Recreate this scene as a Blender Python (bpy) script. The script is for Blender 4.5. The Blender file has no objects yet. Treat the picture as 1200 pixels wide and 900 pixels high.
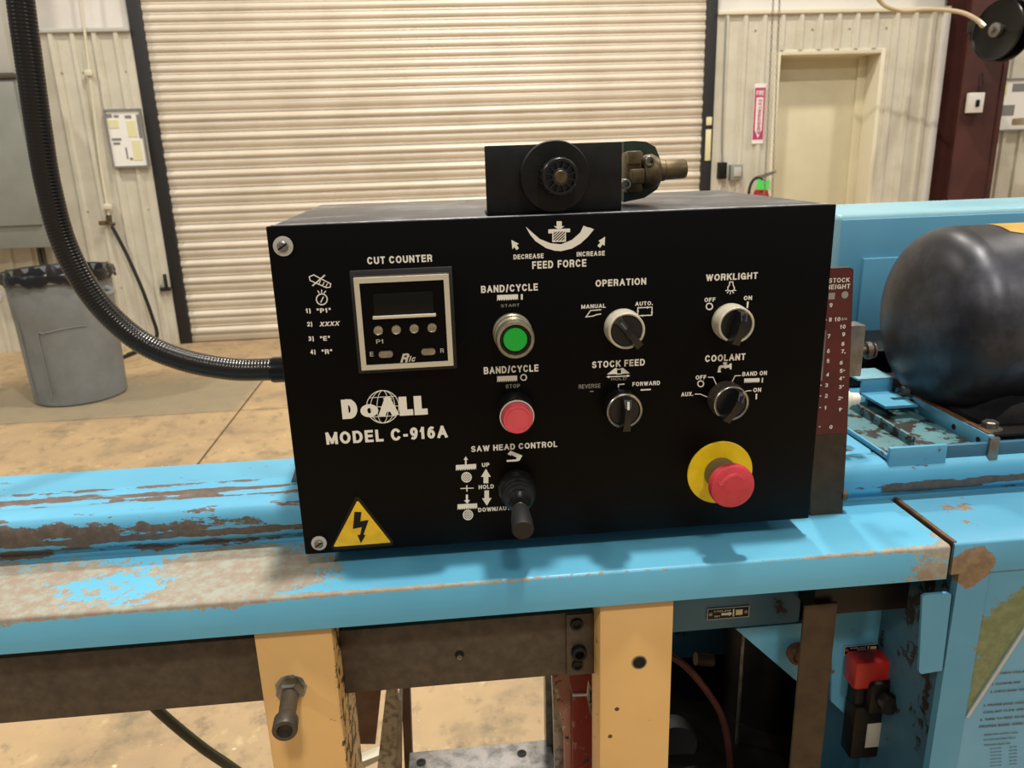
import bpy, bmesh, math, random
from mathutils import Vector, Matrix
random.seed(7)
S = bpy.context.scene
C = S.collection
# ------------------------------------------------------------------ camera
FPX, PITCH, YAW, ROLL, HC = 900.3, math.radians(16.782), math.radians(4.7247), math.radians(-1.8564), 1.35
FW = Vector((math.sin(YAW)*math.cos(PITCH), math.cos(YAW)*math.cos(PITCH), -math.sin(PITCH)))
_r = Vector((math.cos(YAW), -math.sin(YAW), 0)); _u = _r.cross(FW)
RT = math.cos(ROLL)*_r + math.sin(ROLL)*_u
UP = -math.sin(ROLL)*_r + math.cos(ROLL)*_u
CAM = Vector((0, 0, HC))
cd = bpy.data.cameras.new('camera'); cam = bpy.data.objects.new('camera', cd); C.objects.link(cam)
cd.sensor_width = 36; cd.lens = FPX/1200*36; cd.clip_start = .02; cd.clip_end = 60
cd.dof.use_dof = True; cd.dof.focus_distance = .70; cd.dof.aperture_fstop = 15
m = Matrix((RT, UP, -FW)).transposed().to_4x4(); m.translation = CAM; cam.matrix_world = m
S.camera = cam
def at(px, py, X=None, Y=None, Z=None):
    """world point on a plane of the place that a measured photo point lies on"""
    d = FW + (px-600)/FPX*RT - (py-450)/FPX*UP
    t = Y/d.y if Y is not None else ((Z-HC)/d.z if Z is not None else X/d.x)
    return CAM + t*d
# ------------------------------------------------------------------ world, lamps, exposure
w = bpy.data.worlds.new('world'); S.world = w; w.use_nodes = True
w.node_tree.nodes['Background'].inputs[0].default_value = (1.0, .96, .90, 1)
w.node_tree.nodes['Background'].inputs[1].default_value = .25
def lamp(x, y, z, p, size, col=(1, .92, .80)):
    l = bpy.data.lights.new('high_bay_lamp', 'AREA'); l.shape = 'DISK'; l.size = size; l.energy = p; l.color = col
    o = bpy.data.objects.new('high_bay_lamp', l); o.location = (x, y, z); C.objects.link(o)
lamp(.48, .78, 6.2, 245, .26, (1, .95, .86))
for x in (-5.2, .48, 6.0):
    lamp(x, 3.6, 6.2, 175, .45)
    lamp(x, -3.2, 5.6, 125, .6, (1, .94, .84))
S.view_settings.view_transform = 'Standard'; S.view_settings.look = 'None'
S.view_settings.gamma = 1; S.view_settings.exposure = 0.15; S.view_settings.use_curve_mapping = False
# ------------------------------------------------------------------ materials
def lin(h):
    v = [int(h[i:i+2], 16)/255 for i in (0, 2, 4)]
    return tuple((c/12.92 if c <= .04045 else ((c+.055)/1.055)**2.4) for c in v)+(1,)
def newmat(name):
    mt = bpy.data.materials.new(name); mt.use_nodes = True
    nt = mt.node_tree; return mt, nt, nt.nodes['Principled BSDF']
def noise(nt, scale, detail=5, rough=.6, stretch=None):
    g = nt.nodes.new('ShaderNodeNewGeometry'); n = nt.nodes.new('ShaderNodeTexNoise')
    n.inputs['Scale'].default_value = scale; n.inputs['Detail'].default_value = detail; n.inputs['Roughness'].default_value = rough
    if stretch:
        v = nt.nodes.new('ShaderNodeVectorMath'); v.operation = 'MULTIPLY'; v.inputs[1].default_value = stretch
        nt.links.new(g.outputs['Position'], v.inputs[0]); nt.links.new(v.outputs[0], n.inputs['Vector'])
    else: nt.links.new(g.outputs['Position'], n.inputs['Vector'])
    return n.outputs['Fac']
def mrange(nt, v, a, b, c=0, d=1, smooth=False):
    r = nt.nodes.new('ShaderNodeMapRange'); r.clamp = True
    if smooth: r.interpolation_type = 'SMOOTHSTEP'
    for i, k in enumerate((a, b, c, d)): r.inputs[i+1].default_value = k
    nt.links.new(v, r.inputs[0]); return r.outputs[0]
def mixc(nt, f, a, b):
    m_ = nt.nodes.new('ShaderNodeMix'); m_.data_type = 'RGBA'
    nt.links.new(f, m_.inputs['Factor'])
    for k, s in (('A', a), ('B', b)):
        i = [q for q in m_.inputs if q.name == k and q.type == 'RGBA'][0]
        if isinstance(s, (tuple, list)): i.default_value = s
        else: nt.links.new(s, i)
    return [q for q in m_.outputs if q.type == 'RGBA'][0]
def math_(nt, op, a, b):
    m_ = nt.nodes.new('ShaderNodeMath'); m_.operation = op
    for i, s in enumerate((a, b)):
        if isinstance(s, (int, float)): m_.inputs[i].default_value = s
        else: nt.links.new(s, m_.inputs[i])
    return m_.outputs[0]
def bump(nt, b, h, strength, dist=.001):
    n = nt.nodes.new('ShaderNodeBump'); n.inputs['Strength'].default_value = strength; n.inputs['Distance'].default_value = dist
    nt.links.new(h, n.inputs['Height']); nt.links.new(n.outputs[0], b.inputs['Normal'])
def mat(name, c, rough=.5, metal=0., c2=None, scale=20, detail=5, lo=.4, hi=.65, bmp=0, stretch=None, emit=0, spec=None):
    mt, nt, b = newmat(name)
    b.inputs['Base Color'].default_value = lin(c); b.inputs['Roughness'].default_value = rough; b.inputs['Metallic'].default_value = metal
    if spec is not None: b.inputs['Specular IOR Level'].default_value = spec
    if c2:
        n = noise(nt, scale, detail, .6, stretch)
        nt.links.new(mixc(nt, mrange(nt, n, lo, hi), lin(c), lin(c2)), b.inputs['Base Color'])
        if bmp: bump(nt, b, n, bmp)
    return mt
def worn(name, base, base2, under, under2, thr, scale, regions=(), rough=.42, stretch=None, under_rough=.55, var=6, coarse=0):
    """paint over bare metal; chips follow noise, and worn areas sit at fixed places of the thing"""
    mt, nt, b = newmat(name)
    n = noise(nt, scale, 7, .68, stretch)
    if coarse:
        n2 = noise(nt, scale/6, 3, .5, stretch); n = math_(nt, 'ADD', math_(nt, 'MULTIPLY', n, 1-coarse), math_(nt, 'MULTIPLY', n2, coarse))
    n = math_(nt, 'ADD', math_(nt, 'MULTIPLY', n, 1.6), -.3)
    tot = n
    g = nt.nodes.new('ShaderNodeNewGeometry')
    for (c, r, s) in regions:
        a = nt.nodes.new('ShaderNodeVectorMath'); a.operation = 'SUBTRACT'; a.inputs[1].default_value = c
        nt.links.new(g.outputs['Position'], a.inputs[0])
        d = nt.nodes.new('ShaderNodeVectorMath'); d.operation = 'DIVIDE'; d.inputs[1].default_value = r
        nt.links.new(a.outputs[0], d.inputs[0])
        l = nt.nodes.new('ShaderNodeVectorMath'); l.operation = 'LENGTH'; nt.links.new(d.outputs[0], l.inputs[0])
        tot = math_(nt, 'ADD', tot, mrange(nt, l.outputs['Value'], 1.3, .5, 0, s, True))
    k = mrange(nt, tot, thr, thr+.03)
    cb = mixc(nt, mrange(nt, noise(nt, var, 4, .6), .35, .7), lin(base), lin(base2))
    cu = mixc(nt, mrange(nt, noise(nt, 95, 6, .7), .42, .62), lin(under), lin(under2))
    nt.links.new(mixc(nt, k, cb, cu), b.inputs['Base Color'])
    nt.links.new(mrange(nt, k, 0, 1, rough, under_rough), b.inputs['Roughness'])
    inv = math_(nt, 'SUBTRACT', 1., k); bump(nt, b, inv, .35, .0006)
    return mt
BL, BL2 = '5a9dbb', '4f92b2'
M = dict(
 blue=worn('blue_paint', BL, BL2, '4a3a30', '6b5442', .70, 60),
 blue_clean=mat('blue_paint_clean', '5a97b3', .45, 0, '4f8cab', 3),
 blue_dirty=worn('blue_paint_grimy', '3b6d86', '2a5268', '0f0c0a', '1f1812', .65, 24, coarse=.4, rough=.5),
 black_pnl=mat('panel_black', '040303', .45, 0, spec=.10),
 black_box=mat('crinkle_black', '0d0c0c', .5, .0, '171616', 60, bmp=.2, spec=.25),
 boxtop=mat('box_top_scuffed_black', '3a3b40', .34, .25, '6d7078', 18, 6, .5, .72),
 white=mat('screen_print_white', 'e9e6da', .6), fade=mat('faded_print', '8f8b80', .7),
 black=mat('matte_black', '0c0b0b', .5, spec=.3), rubber=mat('rubber_black', '151414', .65),
 gloss=mat('gloss_black', '080808', .25, spec=.3), knob=mat('black_plastic_knob', '121212', .3),
 steel=mat('steel', '8d8a84', .38, .85, '6f6b64', 60), chrome=mat('chrome', 'b9b5aa', .28, .9, '94907f', 80),
 alu=mat('aluminium_plate', 'c9c9cc', .4, .75, '8f9094', 55, 7, .42, .62, .1),
 dsteel=mat('dark_steel', '4a433b', .5, .5, '5d544a', 90, 8, .35, .7, bmp=.12),
 bsteel=mat('brown_oiled_steel', '4a3a28', .55, .4, '3c2f21', 50),
 brass=mat('aged_brass', '6f6046', .45, .7, '4a4030', 70), silver=mat('brushed_satin', 'a9a18c', .35, .75, '8b8472', 90),
 ivory=mat('bezel_ivory', 'cfc8b4', .4, .2), olive=mat('olive_ring', '76694a', .5, .3),
 green=mat('green_lens', '0fae35', .35), red=mat('red_plastic', 'd9525c', .45, 0, 'cc4650', 60),
 red_es=mat('emergency_red', 'c43a48', .45, 0, 'b53240', 70, 6, .5, .7), yellow=mat('yellow_disc', 'f2cf14', .45, 0, 'e2bd10', 40),
 yel_sign=mat('yellow_sign', 'f0c322', .45, 0, 'd9ae1c', 60), maroon=mat('maroon_plate', '5d1f1c', .45, 0, '511a18', 40),
 tan=worn('cream_yellow_paint', 'dcb274', 'd2a768', '3a2d1c', '5a4629', .76, 60, [((-.1165, .65, .85), (.004, .09, .16), .24), ((-.19, .60, .85), (.004, .01, .2), .1), ((.121, .60, .85), (.004, .02, .2), .1)], rough=.4),
 redp=worn('red_paint', '701a14', '5c1510', '2a1814', '8f6a58', .62, 60),
 pinkp=worn('rubbed_red_paint', '9c6a58', '8a5a4a', '3a2620', 'b9a290', .55, 90),
 galv=mat('galvanised', '9c9484', .5, .45, '6f685a', 120, 5, .45, .62), olivehose=mat('olive_hose', '2c2a18', .4),
 floor=mat('floor', 'b39365', .6), cream=mat('cream_sheet', 'd2cdbd', .45, .1, 'c6c0ae', 5),
 slat=mat('slat_cream', 'd8cdbc', .42, .1, 'cdc2b0', 3), upper=mat('upper_sheet', 'dcd8d2', .5, 0, 'cfcac4', 2),
 rail=mat('black_guide', '1e1e20', .5), rib=mat('rib', 'd9d2ba', .45), door=mat('door_beige', 'd5cdb0', .5, 0, 'cbc2a4', 2),
 column=mat('red_oxide', '4c2520', .6, 0, '3f1e1a', 4), canb=mat('grey_bin', '7b7f80', .5, 0, '6f7374', 6, bmp=.1),
 bag=mat('bin_liner', '141416', .25), grey=mat('cabinet_grey', '8a8d86', .5, 0, '7f827b', 3), lgrey=mat('light_grey', 'b5b3ab', .5),
 paper=mat('paper', 'e8e6e0', .6), frame=mat('board_frame', '8f8f8a', .4, .4), pale=mat('note_yellow', 'dcd6a8', .6), ink=mat('ink_grey', '7f7d7a', .6),
 magenta=mat('sign_red', 'b8336a', .5), gtag=mat('green_tag', '58d860', .5), cord=mat('ivory_cable', 'd3ccb6', .5),
 hose=mat('tan_hose', 'b9a887', .5), greenb=mat('dark_green_cast', '25382a', .5, .1, '1b2a20', 50),
 beigeb=mat('beige_box', 'b9ab95', .5), conduit=mat('black_conduit', '17130f', .27, .1), wood=mat('brown_board', '6b4a30', .6, 0, '593c26', 25),
 ochre=mat('ochre_sticker', 'b48a32', .5, 0, '97742c', 60), skin=mat('motor_black', '313135', .40, .6, '5c5d66', 14, 8, .45, .75, .15),
 tabw=mat('white_knob', 'e2ddcc', .4), screen=mat('display_dark', '0d0e0a', .3, spec=.2), mint=mat('pale_blue_top', '7da6b2', .45, 0, '6f9cab', 6),
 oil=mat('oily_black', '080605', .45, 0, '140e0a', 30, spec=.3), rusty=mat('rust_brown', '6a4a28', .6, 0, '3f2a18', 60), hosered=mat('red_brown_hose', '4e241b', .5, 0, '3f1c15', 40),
 grime=worn('grime_blue', '5c8489', '43666c', '14110e', '2c2721', .54, 40, coarse=.5, rough=.45), label=mat('label_grey', '9a988e', .6), redsw=mat('switch_red', 'b0241f', .4))
def floor_mat():
    mt, nt, b = newmat('concrete'); b.inputs['Roughness'].default_value = .55
    a = mixc(nt, mrange(nt, noise(nt, 1.7, 8, .65), .36, .64), lin('b79c74'), lin('a1896a'))
    a = mixc(nt, mrange(nt, noise(nt, 5, 8, .72), .50, .68), a, lin('80725a'))
    a = mixc(nt, mrange(nt, noise(nt, 13, 7, .7, (1, .8, 1)), .55, .72), a, lin('6f6350'))
    a = mixc(nt, mrange(nt, noise(nt, 9, 6, .7, (1.3, 1, 1)), .60, .75), a, lin('c9b48c'))
    g = nt.nodes.new('ShaderNodeNewGeometry'); s = nt.nodes.new('ShaderNodeSeparateXYZ'); nt.links.new(g.outputs['Position'], s.inputs[0])
    y = math_(nt, 'ADD', s.outputs['Y'], math_(nt, 'MULTIPLY', noise(nt, 2.5, 5), .16))
    k = math_(nt, 'MULTIPLY', mrange(nt, y, 4.28, 4.36), mrange(nt, y, 5.25, 4.95))
    k = math_(nt, 'MULTIPLY', k, mrange(nt, s.outputs['X'], -1.18, -1.25))
    a = mixc(nt, math_(nt, 'MULTIPLY', k, .75), a, lin('847c68'))
    v = nt.nodes.new('ShaderNodeTexNoise'); v.inputs['Scale'].default_value = 34
    nt.links.new(g.outputs['Position'], v.inputs['Vector'])
    a = mixc(nt, mrange(nt, v.outputs['Fac'], .735, .76), a, lin('e0cda4'))
    nt.links.new(a, b.inputs['Base Color']); bump(nt, b, noise(nt, 40, 6), .15, .002)
    return mt
M['floor'] = floor_mat()
M['table'] = worn('table_blue_worn', '5fa9c8', '549fc0', '8c7d6d', '93968a', .78, 120, [
    ((-.62, .640, .993), (.50, .065, .02), .50), ((-.20, .645, .993), (.085, .065, .02), .36),
    ((-.43, .612, .993), (.35, .02, .01), .12), ((-.30, .630, .993), (.07, .026, .02), -.34),
    ((-.5, .5915, .992), (.62, .006, .004), .40), ((-.245, .672, .993), (.09, .018, .02), -.08),
    ((.435, .5915, .978), (.035, .01, .022), .36), ((.40, .5915, .9915), (.12, .006, .0035), .34), ((.447, .63, .993), (.010, .06, .01), .26), ((.40, .5915, .962), (.05, .006, .004), .2), ((.0, .5915, .9915), (.5, .005, .0016), .16)], rough=.38, coarse=.25)
M['bed'] = worn('bed_blue_worn', '5ea8c8', '529dbf', '544840', '67594f', .66, 70, [
    ((-.62, .679, 1.022), (.44, .03, .013), .36), ((-.17, .679, 1.012), (.28, .03, .004), .3), ((-.5, .70, 1.001), (.5, .05, .008), .2),
    ((-.55, .727, 1.037), (.40, .010, .02), .34), ((-.2, .714, 1.037), (.30, .005, .02), .26), ((-.2, .690, 1.036), (.5, .006, .006), .13), ((-.22, .728, 1.037), (.1, .008, .02), .2), ((-.45, .744, 1.037), (.7, .003, .02), .22),
    ((.49, .684, 1.006), (.06, .03, .007), .34), ((.56, .684, 1.012), (.16, .03, .005), .28), ((.45, .70, 1.036), (.05, .012, .008), .06), ((.395, .722, 1.036), (.022, .006, .01), .28)], stretch=(.35, 1, 1), rough=.42, coarse=.2)
M['cab'] = worn('cabinet_blue_stained', '5899b7', '4d8dac', '75604a', '8a7458', .72, 20, [
    ((.545, .59, .90), (.055, .05, .065), .15), ((.50, .59, .845), (.028, .05, .05), .14), ((.470, .59, .970), (.022, .05, .025), .36), ((.56, .62, .996), (.14, .05, .006), .06), ((.50, .65, .996), (.035, .022, .006), .1)], coarse=.3)
M['cabf'] = worn('cabinet_front_stained', '5899b7', '4d8dac', '6c7450', '7d8462', .74, 24, [((.525, .594, .865), (.05, .05, .075), .34), ((.555, .594, .93), (.05, .05, .04), .22), ((.475, .594, .95), (.02, .05, .03), .2)], coarse=.3)
M['sheet'] = mat('instruction_sheet', '6aa2c0', .45, 0, '5f98b8', 8)
# ------------------------------------------------------------------ mesh helpers
WL = {}
def bx(bm, x0, x1, y0, y1, z0, z1, bev=0, seg=2):
    vs = [bm.verts.new(p) for p in ((x0,y0,z0),(x1,y0,z0),(x1,y1,z0),(x0,y1,z0),(x0,y0,z1),(x1,y0,z1),(x1,y1,z1),(x0,y1,z1))]
    fs = [bm.faces.new([vs[i] for i in f]) for f in ((0,3,2,1),(4,5,6,7),(0,1,5,4),(1,2,6,5),(2,3,7,6),(3,0,4,7))]
    if bev:
        es = list({e for f in fs for e in f.edges})
        bmesh.ops.bevel(bm, geom=es, offset=bev, segments=seg, profile=.5, affect='EDGES')
    return bm
def B(*a, **k): return bx(bmesh.new(), *a, **k)
def basis(ax):
    ax = Vector(ax).normalized(); t = Vector((0,0,1)) if abs(ax.z) < .9 else Vector((1,0,0))
    a = t.cross(ax).normalized(); return a, ax.cross(a), ax
def lathe(bm, o, ax, prof, n=32, close=True):
    a, b, c = basis(ax); o = Vector(o); rings = []
    for r, h in prof:
        if r < 1e-6: rings.append([bm.verts.new(o+c*h)])
        else: rings.append([bm.verts.new(o+c*h+r*(math.cos(2*math.pi*i/n)*a+math.sin(2*math.pi*i/n)*b)) for i in range(n)])
    for p, q in zip(rings, rings[1:]):
        for i in range(n):
            j = (i+1) % n
            if len(p) == 1 and len(q) == 1: continue
            if len(p) == 1: bm.faces.new((p[0], q[i], q[j]))
            elif len(q) == 1: bm.faces.new((p[i], q[0], p[j]))
            else: bm.faces.new((p[i], q[i], q[j], p[j]))
    if close:
        for r in (rings[0], rings[-1]):
            if len(r) > 2: bm.faces.new(r)
    return bm
def cyl(bm, p0, p1, r0, r1=None, n=24):
    p0, p1 = Vector(p0), Vector(p1)
    return lathe(bm, p0, p1-p0, [(r0, 0), (r0 if r1 is None else r1, (p1-p0).length)], n)
def spline(pts, k=8):
    pts = [Vector(p) for p in pts]; q = [pts[0]*2-pts[1]]+pts+[pts[-1]*2-pts[-2]]; out = []
    for i in range(1, len(q)-2):
        for s in range(k):
            t = s/k; a, b, c, d = q[i-1:i+3]
            out.append(.5*((2*b)+(c-a)*t+(2*a-5*b+4*c-d)*t*t+(3*b-a-3*c+d)*t**3))
    return out+[pts[-1]]
def tube(bm, pts, r, n=12, caps=True):
    """r: number or function of index"""
    rf = r if callable(r) else (lambda i: r)
    up = None; rings = []
    for i, p in enumerate(pts):
        t = (pts[min(i+1, len(pts)-1)]-pts[max(i-1, 0)]).normalized()
        if up is None: up = basis(t)[0]
        up = (up-t*up.dot(t)).normalized(); v = t.cross(up)
        rings.append([bm.verts.new(p+rf(i)*(math.cos(2*math.pi*j/n)*up+math.sin(2*math.pi*j/n)*v)) for j in range(n)])
    for p, q in zip(rings, rings[1:]):
        for j in range(n): bm.faces.new((p[j], q[j], q[(j+1) % n], p[(j+1) % n]))
    if caps: bm.faces.new(rings[0]); bm.faces.new(rings[-1])
    return bm
def prism(bm, pts, d):
    """closed outline (3D, planar) pushed along vector d"""
    d = Vector(d); a = [bm.verts.new(Vector(p)) for p in pts]; b = [bm.verts.new(Vector(p)+d) for p in pts]
    bm.faces.new(a); bm.faces.new(b)
    for i in range(len(a)):
        j = (i+1) % len(a); bm.faces.new((a[i], a[j], b[j], b[i]))
    return bm
def extr_x(bm, prof, x0, x1):
    return prism(bm, [(x0, y, z) for y, z in prof], (x1-x0, 0, 0))
def ring_poly(bm, pts_out, pts_in, d):
    d = Vector(d); n = len(pts_out)
    o = [bm.verts.new(Vector(p)) for p in pts_out]; i_ = [bm.verts.new(Vector(p)) for p in pts_in]
    o2 = [bm.verts.new(Vector(p)+d) for p in pts_out]; i2 = [bm.verts.new(Vector(p)+d) for p in pts_in]
    for k in range(n):
        j = (k+1) % n
        for q in ((o[k], o[j], i_[j], i_[k]), (o2[k], o2[j], i2[j], i2[k]), (o[k], o[j], o2[j], o2[k]), (i_[k], i_[j], i2[j], i2[k])): bm.faces.new(q)
    return bm
def finish(bm, mat_, smooth=True, ang=35):
    bmesh.ops.recalc_face_normals(bm, faces=bm.faces)
    me = bpy.data.meshes.new('mesh'); 
    for f in bm.faces: f.smooth = smooth
    bm.to_mesh(me); bm.free(); me.materials.append(M[mat_])
    if smooth: me.set_sharp_from_angle(angle=math.radians(ang))
    return me
def obj(name, bm, mat_, parent=None, smooth=True, ang=35):
    xs = [v.co for v in bm.verts]
    c = Vector([(min(v[i] for v in xs)+max(v[i] for v in xs))/2 for i in range(3)])
    for v in bm.verts: v.co -= c
    me = finish(bm, mat_, smooth, ang); me.name = name
    o = bpy.data.objects.new(name, me); C.objects.link(o); place(o, c, parent); return o
def place(o, c, parent):
    WL[o.name] = Vector(c)
    if parent is not None: o.parent = parent; o.location = Vector(c)-WL[parent.name]
    else: o.location = c
def tag(o, label, cat, group=None):
    o['label'] = label; o['category'] = cat
    if group: o['group'] = group
    return o
def thing(name, label, cat, loc, group=None):
    o = bpy.data.objects.new(name, None); o.empty_display_size = .05; C.objects.link(o); place(o, Vector(loc), None)
    return tag(o, label, cat, group)
def dup(o, c, parent, name=None):
    q = o.copy(); C.objects.link(q); q.parent = None; place(q, c, parent); return q
def struct(name, bm, mat_, parent=None, smooth=True):
    o = obj(name, bm, mat_, parent, smooth)
    if parent is None: o['kind'] = 'structure'
    return o
def struct_empty(name, loc):
    o = bpy.data.objects.new(name, None); C.objects.link(o); place(o, Vector(loc), None); o['kind'] = 'structure'; return o
def arc(cx, cy, rx, ry, a0, a1, n=10):
    return [(cx+rx*math.cos(math.radians(a0+(a1-a0)*i/n)), cy+ry*math.sin(math.radians(a0+(a1-a0)*i/n))) for i in range(n+1)]
O_ = arc(.5, .5, .5, .5, 90, 450, 24)
FONT = {   # grotesque capitals as centre lines in a unit box, with width
 'A': (.74, [[(0,0),(.5,1),(1,0)], [(.17,.32),(.83,.32)]]), 'B': (.66, [[(0,0),(0,1),(.6,1)]+arc(.62,.76,.33,.24,90,-90)+[(0,.52)], [(.6,.52)]+arc(.64,.26,.36,.26,90,-90)+[(0,0)]]),
 'C': (.72, [arc(.5,.5,.5,.5,42,318,20)]), 'D': (.70, [[(0,0),(0,1),(.45,1)]+arc(.45,.5,.55,.5,90,-90,14)+[(0,0)]]),
 'E': (.60, [[(1,1),(0,1),(0,0),(1,0)], [(0,.52),(.92,.52)]]), 'F': (.56, [[(1,1),(0,1),(0,0)], [(0,.50),(.88,.50)]]),
 'G': (.75, [arc(.5,.5,.5,.5,45,330,20)+[(1,.46)], [(.55,.46),(1,.46),(1,.0)]]), 'H': (.68, [[(0,0),(0,1)], [(1,0),(1,1)], [(0,.52),(1,.52)]]),
 'I': (.19, [[(.5,0),(.5,1)]]), 'J': (.52, [[(1,1),(1,.3)]+arc(.5,.3,.5,.3,0,-180)]), 'K': (.68, [[(0,0),(0,1)], [(1,1),(0,.36)], [(.36,.6),(1,0)]]),
 'L': (.56, [[(0,1),(0,0),(1,0)]]), 'M': (.82, [[(0,0),(0,1),(.5,.08),(1,1),(1,0)]]), 'N': (.68, [[(0,0),(0,1),(1,0),(1,1)]]), 'O': (.76, [O_]),
 'P': (.62, [[(0,0),(0,1),(.6,1)]+arc(.6,.72,.4,.28,90,-90)+[(0,.44)]]), 'Q': (.76, [O_, [(.6,.3),(1,-.02)]]),
 'R': (.66, [[(0,0),(0,1),(.6,1)]+arc(.6,.74,.38,.26,90,-90)+[(0,.48)], [(.55,.48),(.86,.36),(.93,0)]]),
 'S': (.66, [arc(.5,.75,.45,.25,25,270,12)+arc(.5,.25,.48,.25,90,-155,12)]), 'T': (.62, [[(0,1),(1,1)], [(.5,1),(.5,0)]]), 'U': (.68, [[(0,1),(0,.34)]+arc(.5,.34,.5,.34,180,360,12)+[(1,1)]]),
 'V': (.70, [[(0,1),(.5,0),(1,1)]]), 'W': (.98, [[(0,1),(.25,0),(.5,.95),(.75,0),(1,1)]]), 'X': (.68, [[(0,0),(1,1)], [(0,1),(1,0)]]), 'Y': (.68, [[(0,1),(.5,.45),(1,1)], [(.5,.45),(.5,0)]]), 'Z': (.62, [[(0,1),(1,1),(0,0),(1,0)]]),
 '0': (.56, [O_]), '1': (.36, [[(0,.72),(.6,1),(.6,0)]]), '2': (.56, [arc(.5,.7,.48,.3,160,-25,12)+[(0,0),(1,0)]]), '3': (.56, [arc(.48,.75,.44,.25,150,-90,12), arc(.48,.26,.5,.26,90,-150,12)]),
 '4': (.58, [[(.75,0),(.75,1),(0,.3),(1,.3)]]), '5': (.56, [[(.9,1),(.15,1),(.06,.52)]+arc(.48,.33,.5,.33,130,-150,14)]), '6': (.56, [arc(.5,.32,.48,.32,0,360,20), arc(.62,.32,.60,.68,180,75,10)]),
 '7': (.54, [[(0,1),(1,1),(.35,0)]]), '8': (.56, [arc(.5,.75,.42,.25,0,360,18), arc(.5,.26,.5,.26,0,360,18)]), '9': (.56, [arc(.5,.68,.48,.32,0,360,20), arc(.38,.68,.60,.68,0,-105,10)]),
 '-': (.34, [[(0,.36),(1,.36)]]), '/': (.36, [[(0,-.04),(1,1.04)]]), '.': (.18, [[(.5,0),(.5,.06)]]), '"': (.34, [[(.1,1),(.1,.72)], [(.9,1),(.9,.72)]]), ')': (.26, [arc(-.6,.42,1.5,.75,50,-50)]),
 'o': (.76, [O_]), 'l': (.20, [[(.5,0),(.5,1)]]), 'c': (.56, [[(x, y*.72) for x, y in arc(.5,.5,.5,.5,42,318,16)]]), ' ': (.22, [])}
def glyphs(s, bold=.012, shear=0):
    """lettering as flat strokes: verts and faces, cap height 1"""
    h = .070+bold*1.6; vs, fs = [], []; x = 0
    for ch in s:
        wd, pl = FONT[ch]; wd = max(wd, 2*h)
        for ln_ in pl:
            q = [Vector((x+h+u*max(0, wd-2*h), h+v*(1-2*h), 0)) for u, v in ln_]
            for i, (a, b) in enumerate(zip(q, q[1:])):
                d = b-a
                if d.length < 1e-6: continue
                d.normalize(); n_ = Vector((-d.y, d.x, 0))*h
                def ext(o_):
                    if o_ is None: return .95
                    o_ = o_.normalized(); return .98 if d.dot(o_) < .75 else .3
                e0 = d*h*ext(a-q[i-1] if i > 0 else None); e1 = d*h*ext(q[i+2]-b if i+2 < len(q) else None)
                k = len(vs); vs += [a-e0-n_, b+e1-n_, b+e1+n_, a-e0+n_]; fs.append((k, k+1, k+2, k+3))
        x += wd+.13+h*.25
    if shear:
        for v in vs: v.x += v.y*shear
    return vs, fs
GC = {}
def text_bm(s, org, ux, uy, width, cap, bold=.018, shear=0, th=.00025, bm=None):
    """lettering laid on a surface: org = baseline start, ux/uy unit directions"""
    k = (s, bold, shear)
    if k not in GC: GC[k] = glyphs(s, bold, shear)
    vs, fs = GC[k]
    x0 = min(v.x for v in vs); x1 = max(v.x for v in vs)
    capu = 1.0
    org, ux, uy = Vector(org), Vector(ux), Vector(uy); nrm = ux.cross(uy)
    bm = bm or bmesh.new(); V = []
    for i_, v in enumerate(vs): V.append(bm.verts.new(org+ux*((v.x-x0)/(x1-x0)*width)+uy*(v.y/capu*cap)+nrm*(th+(i_//4)*.000004)))
    for f in fs:
        try: bm.faces.new([V[i] for i in f])
        except ValueError: pass
    return bm
# ================================================================== THE SETTING
YW = 6.05
# floor slabs with recessed joints
fl = struct_empty('floor', (0, 3, 0))
xs = [-7.2, -4.2, -1.2, 1.8, 4.8, 7.8]; ys = [-4.2, -1.4, 1.42, 4.245, 7.0]
for i in range(5):
    for j in range(4):
        obj('slab', B(xs[i]+.006, xs[i+1]-.006, ys[j]+.004, ys[j+1]-.004, -.12, 0), 'floor', fl, False)
obj('joint_bed', B(-7.2, 7.8, -4.2, 7.0, -.16, -.02), 'dsteel', fl, False)
# ribbed sheet wall
def ribbed(bm, x0, x1, z0, z1, y, first, period=.145, d=.022):
    pts = [(x0, y)]; x = first
    while x < x1-.03:
        if x > x0+.01: pts += [(x-.024, y), (x-.013, y-d), (x+.013, y-d), (x+.024, y)]
        x += period
    pts.append((x1, y)); pts += [(x1, y+.05), (x0, y+.05)]
    return prism(bm, [(a, b, z0) for a, b in pts], (0, 0, z1-z0))
wl = struct_empty('wall_back', (0, YW, 0))
obj('ribbed_sheet', ribbed(bmesh.new(), -7.0, -2.085, 0, 2.235, YW, -6.97), 'cream', wl, False)
obj('ribbed_sheet', ribbed(bmesh.new(), 2.11, 2.575, 0, 2.27, YW, 2.18), 'cream', wl, False)
obj('ribbed_sheet', ribbed(bmesh.new(), 2.575, 3.435, 2.02, 2.27, YW, 2.61), 'cream', wl, False)
obj('ribbed_sheet', ribbed(bmesh.new(), 3.435, 3.885, 0, 2.27, YW, 3.50), 'cream', wl, False)
obj('ribbed_sheet', ribbed(bmesh.new(), 3.90, 7.6, 0, 5.5, YW+.12, 4.29), 'cream', wl, False)
obj('cap_trim', B(-7, -2.085, YW-.03, YW+.05, 2.235, 2.262, .004), 'lgrey', wl)
obj('cap_trim', B(2.11, 3.91, YW-.03, YW+.05, 2.27, 2.30, .004), 'rib', wl)
obj('edge_trim', B(3.862, 3.91, YW-.035, YW+.12, 0, 2.27, .004), 'upper', wl)
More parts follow.
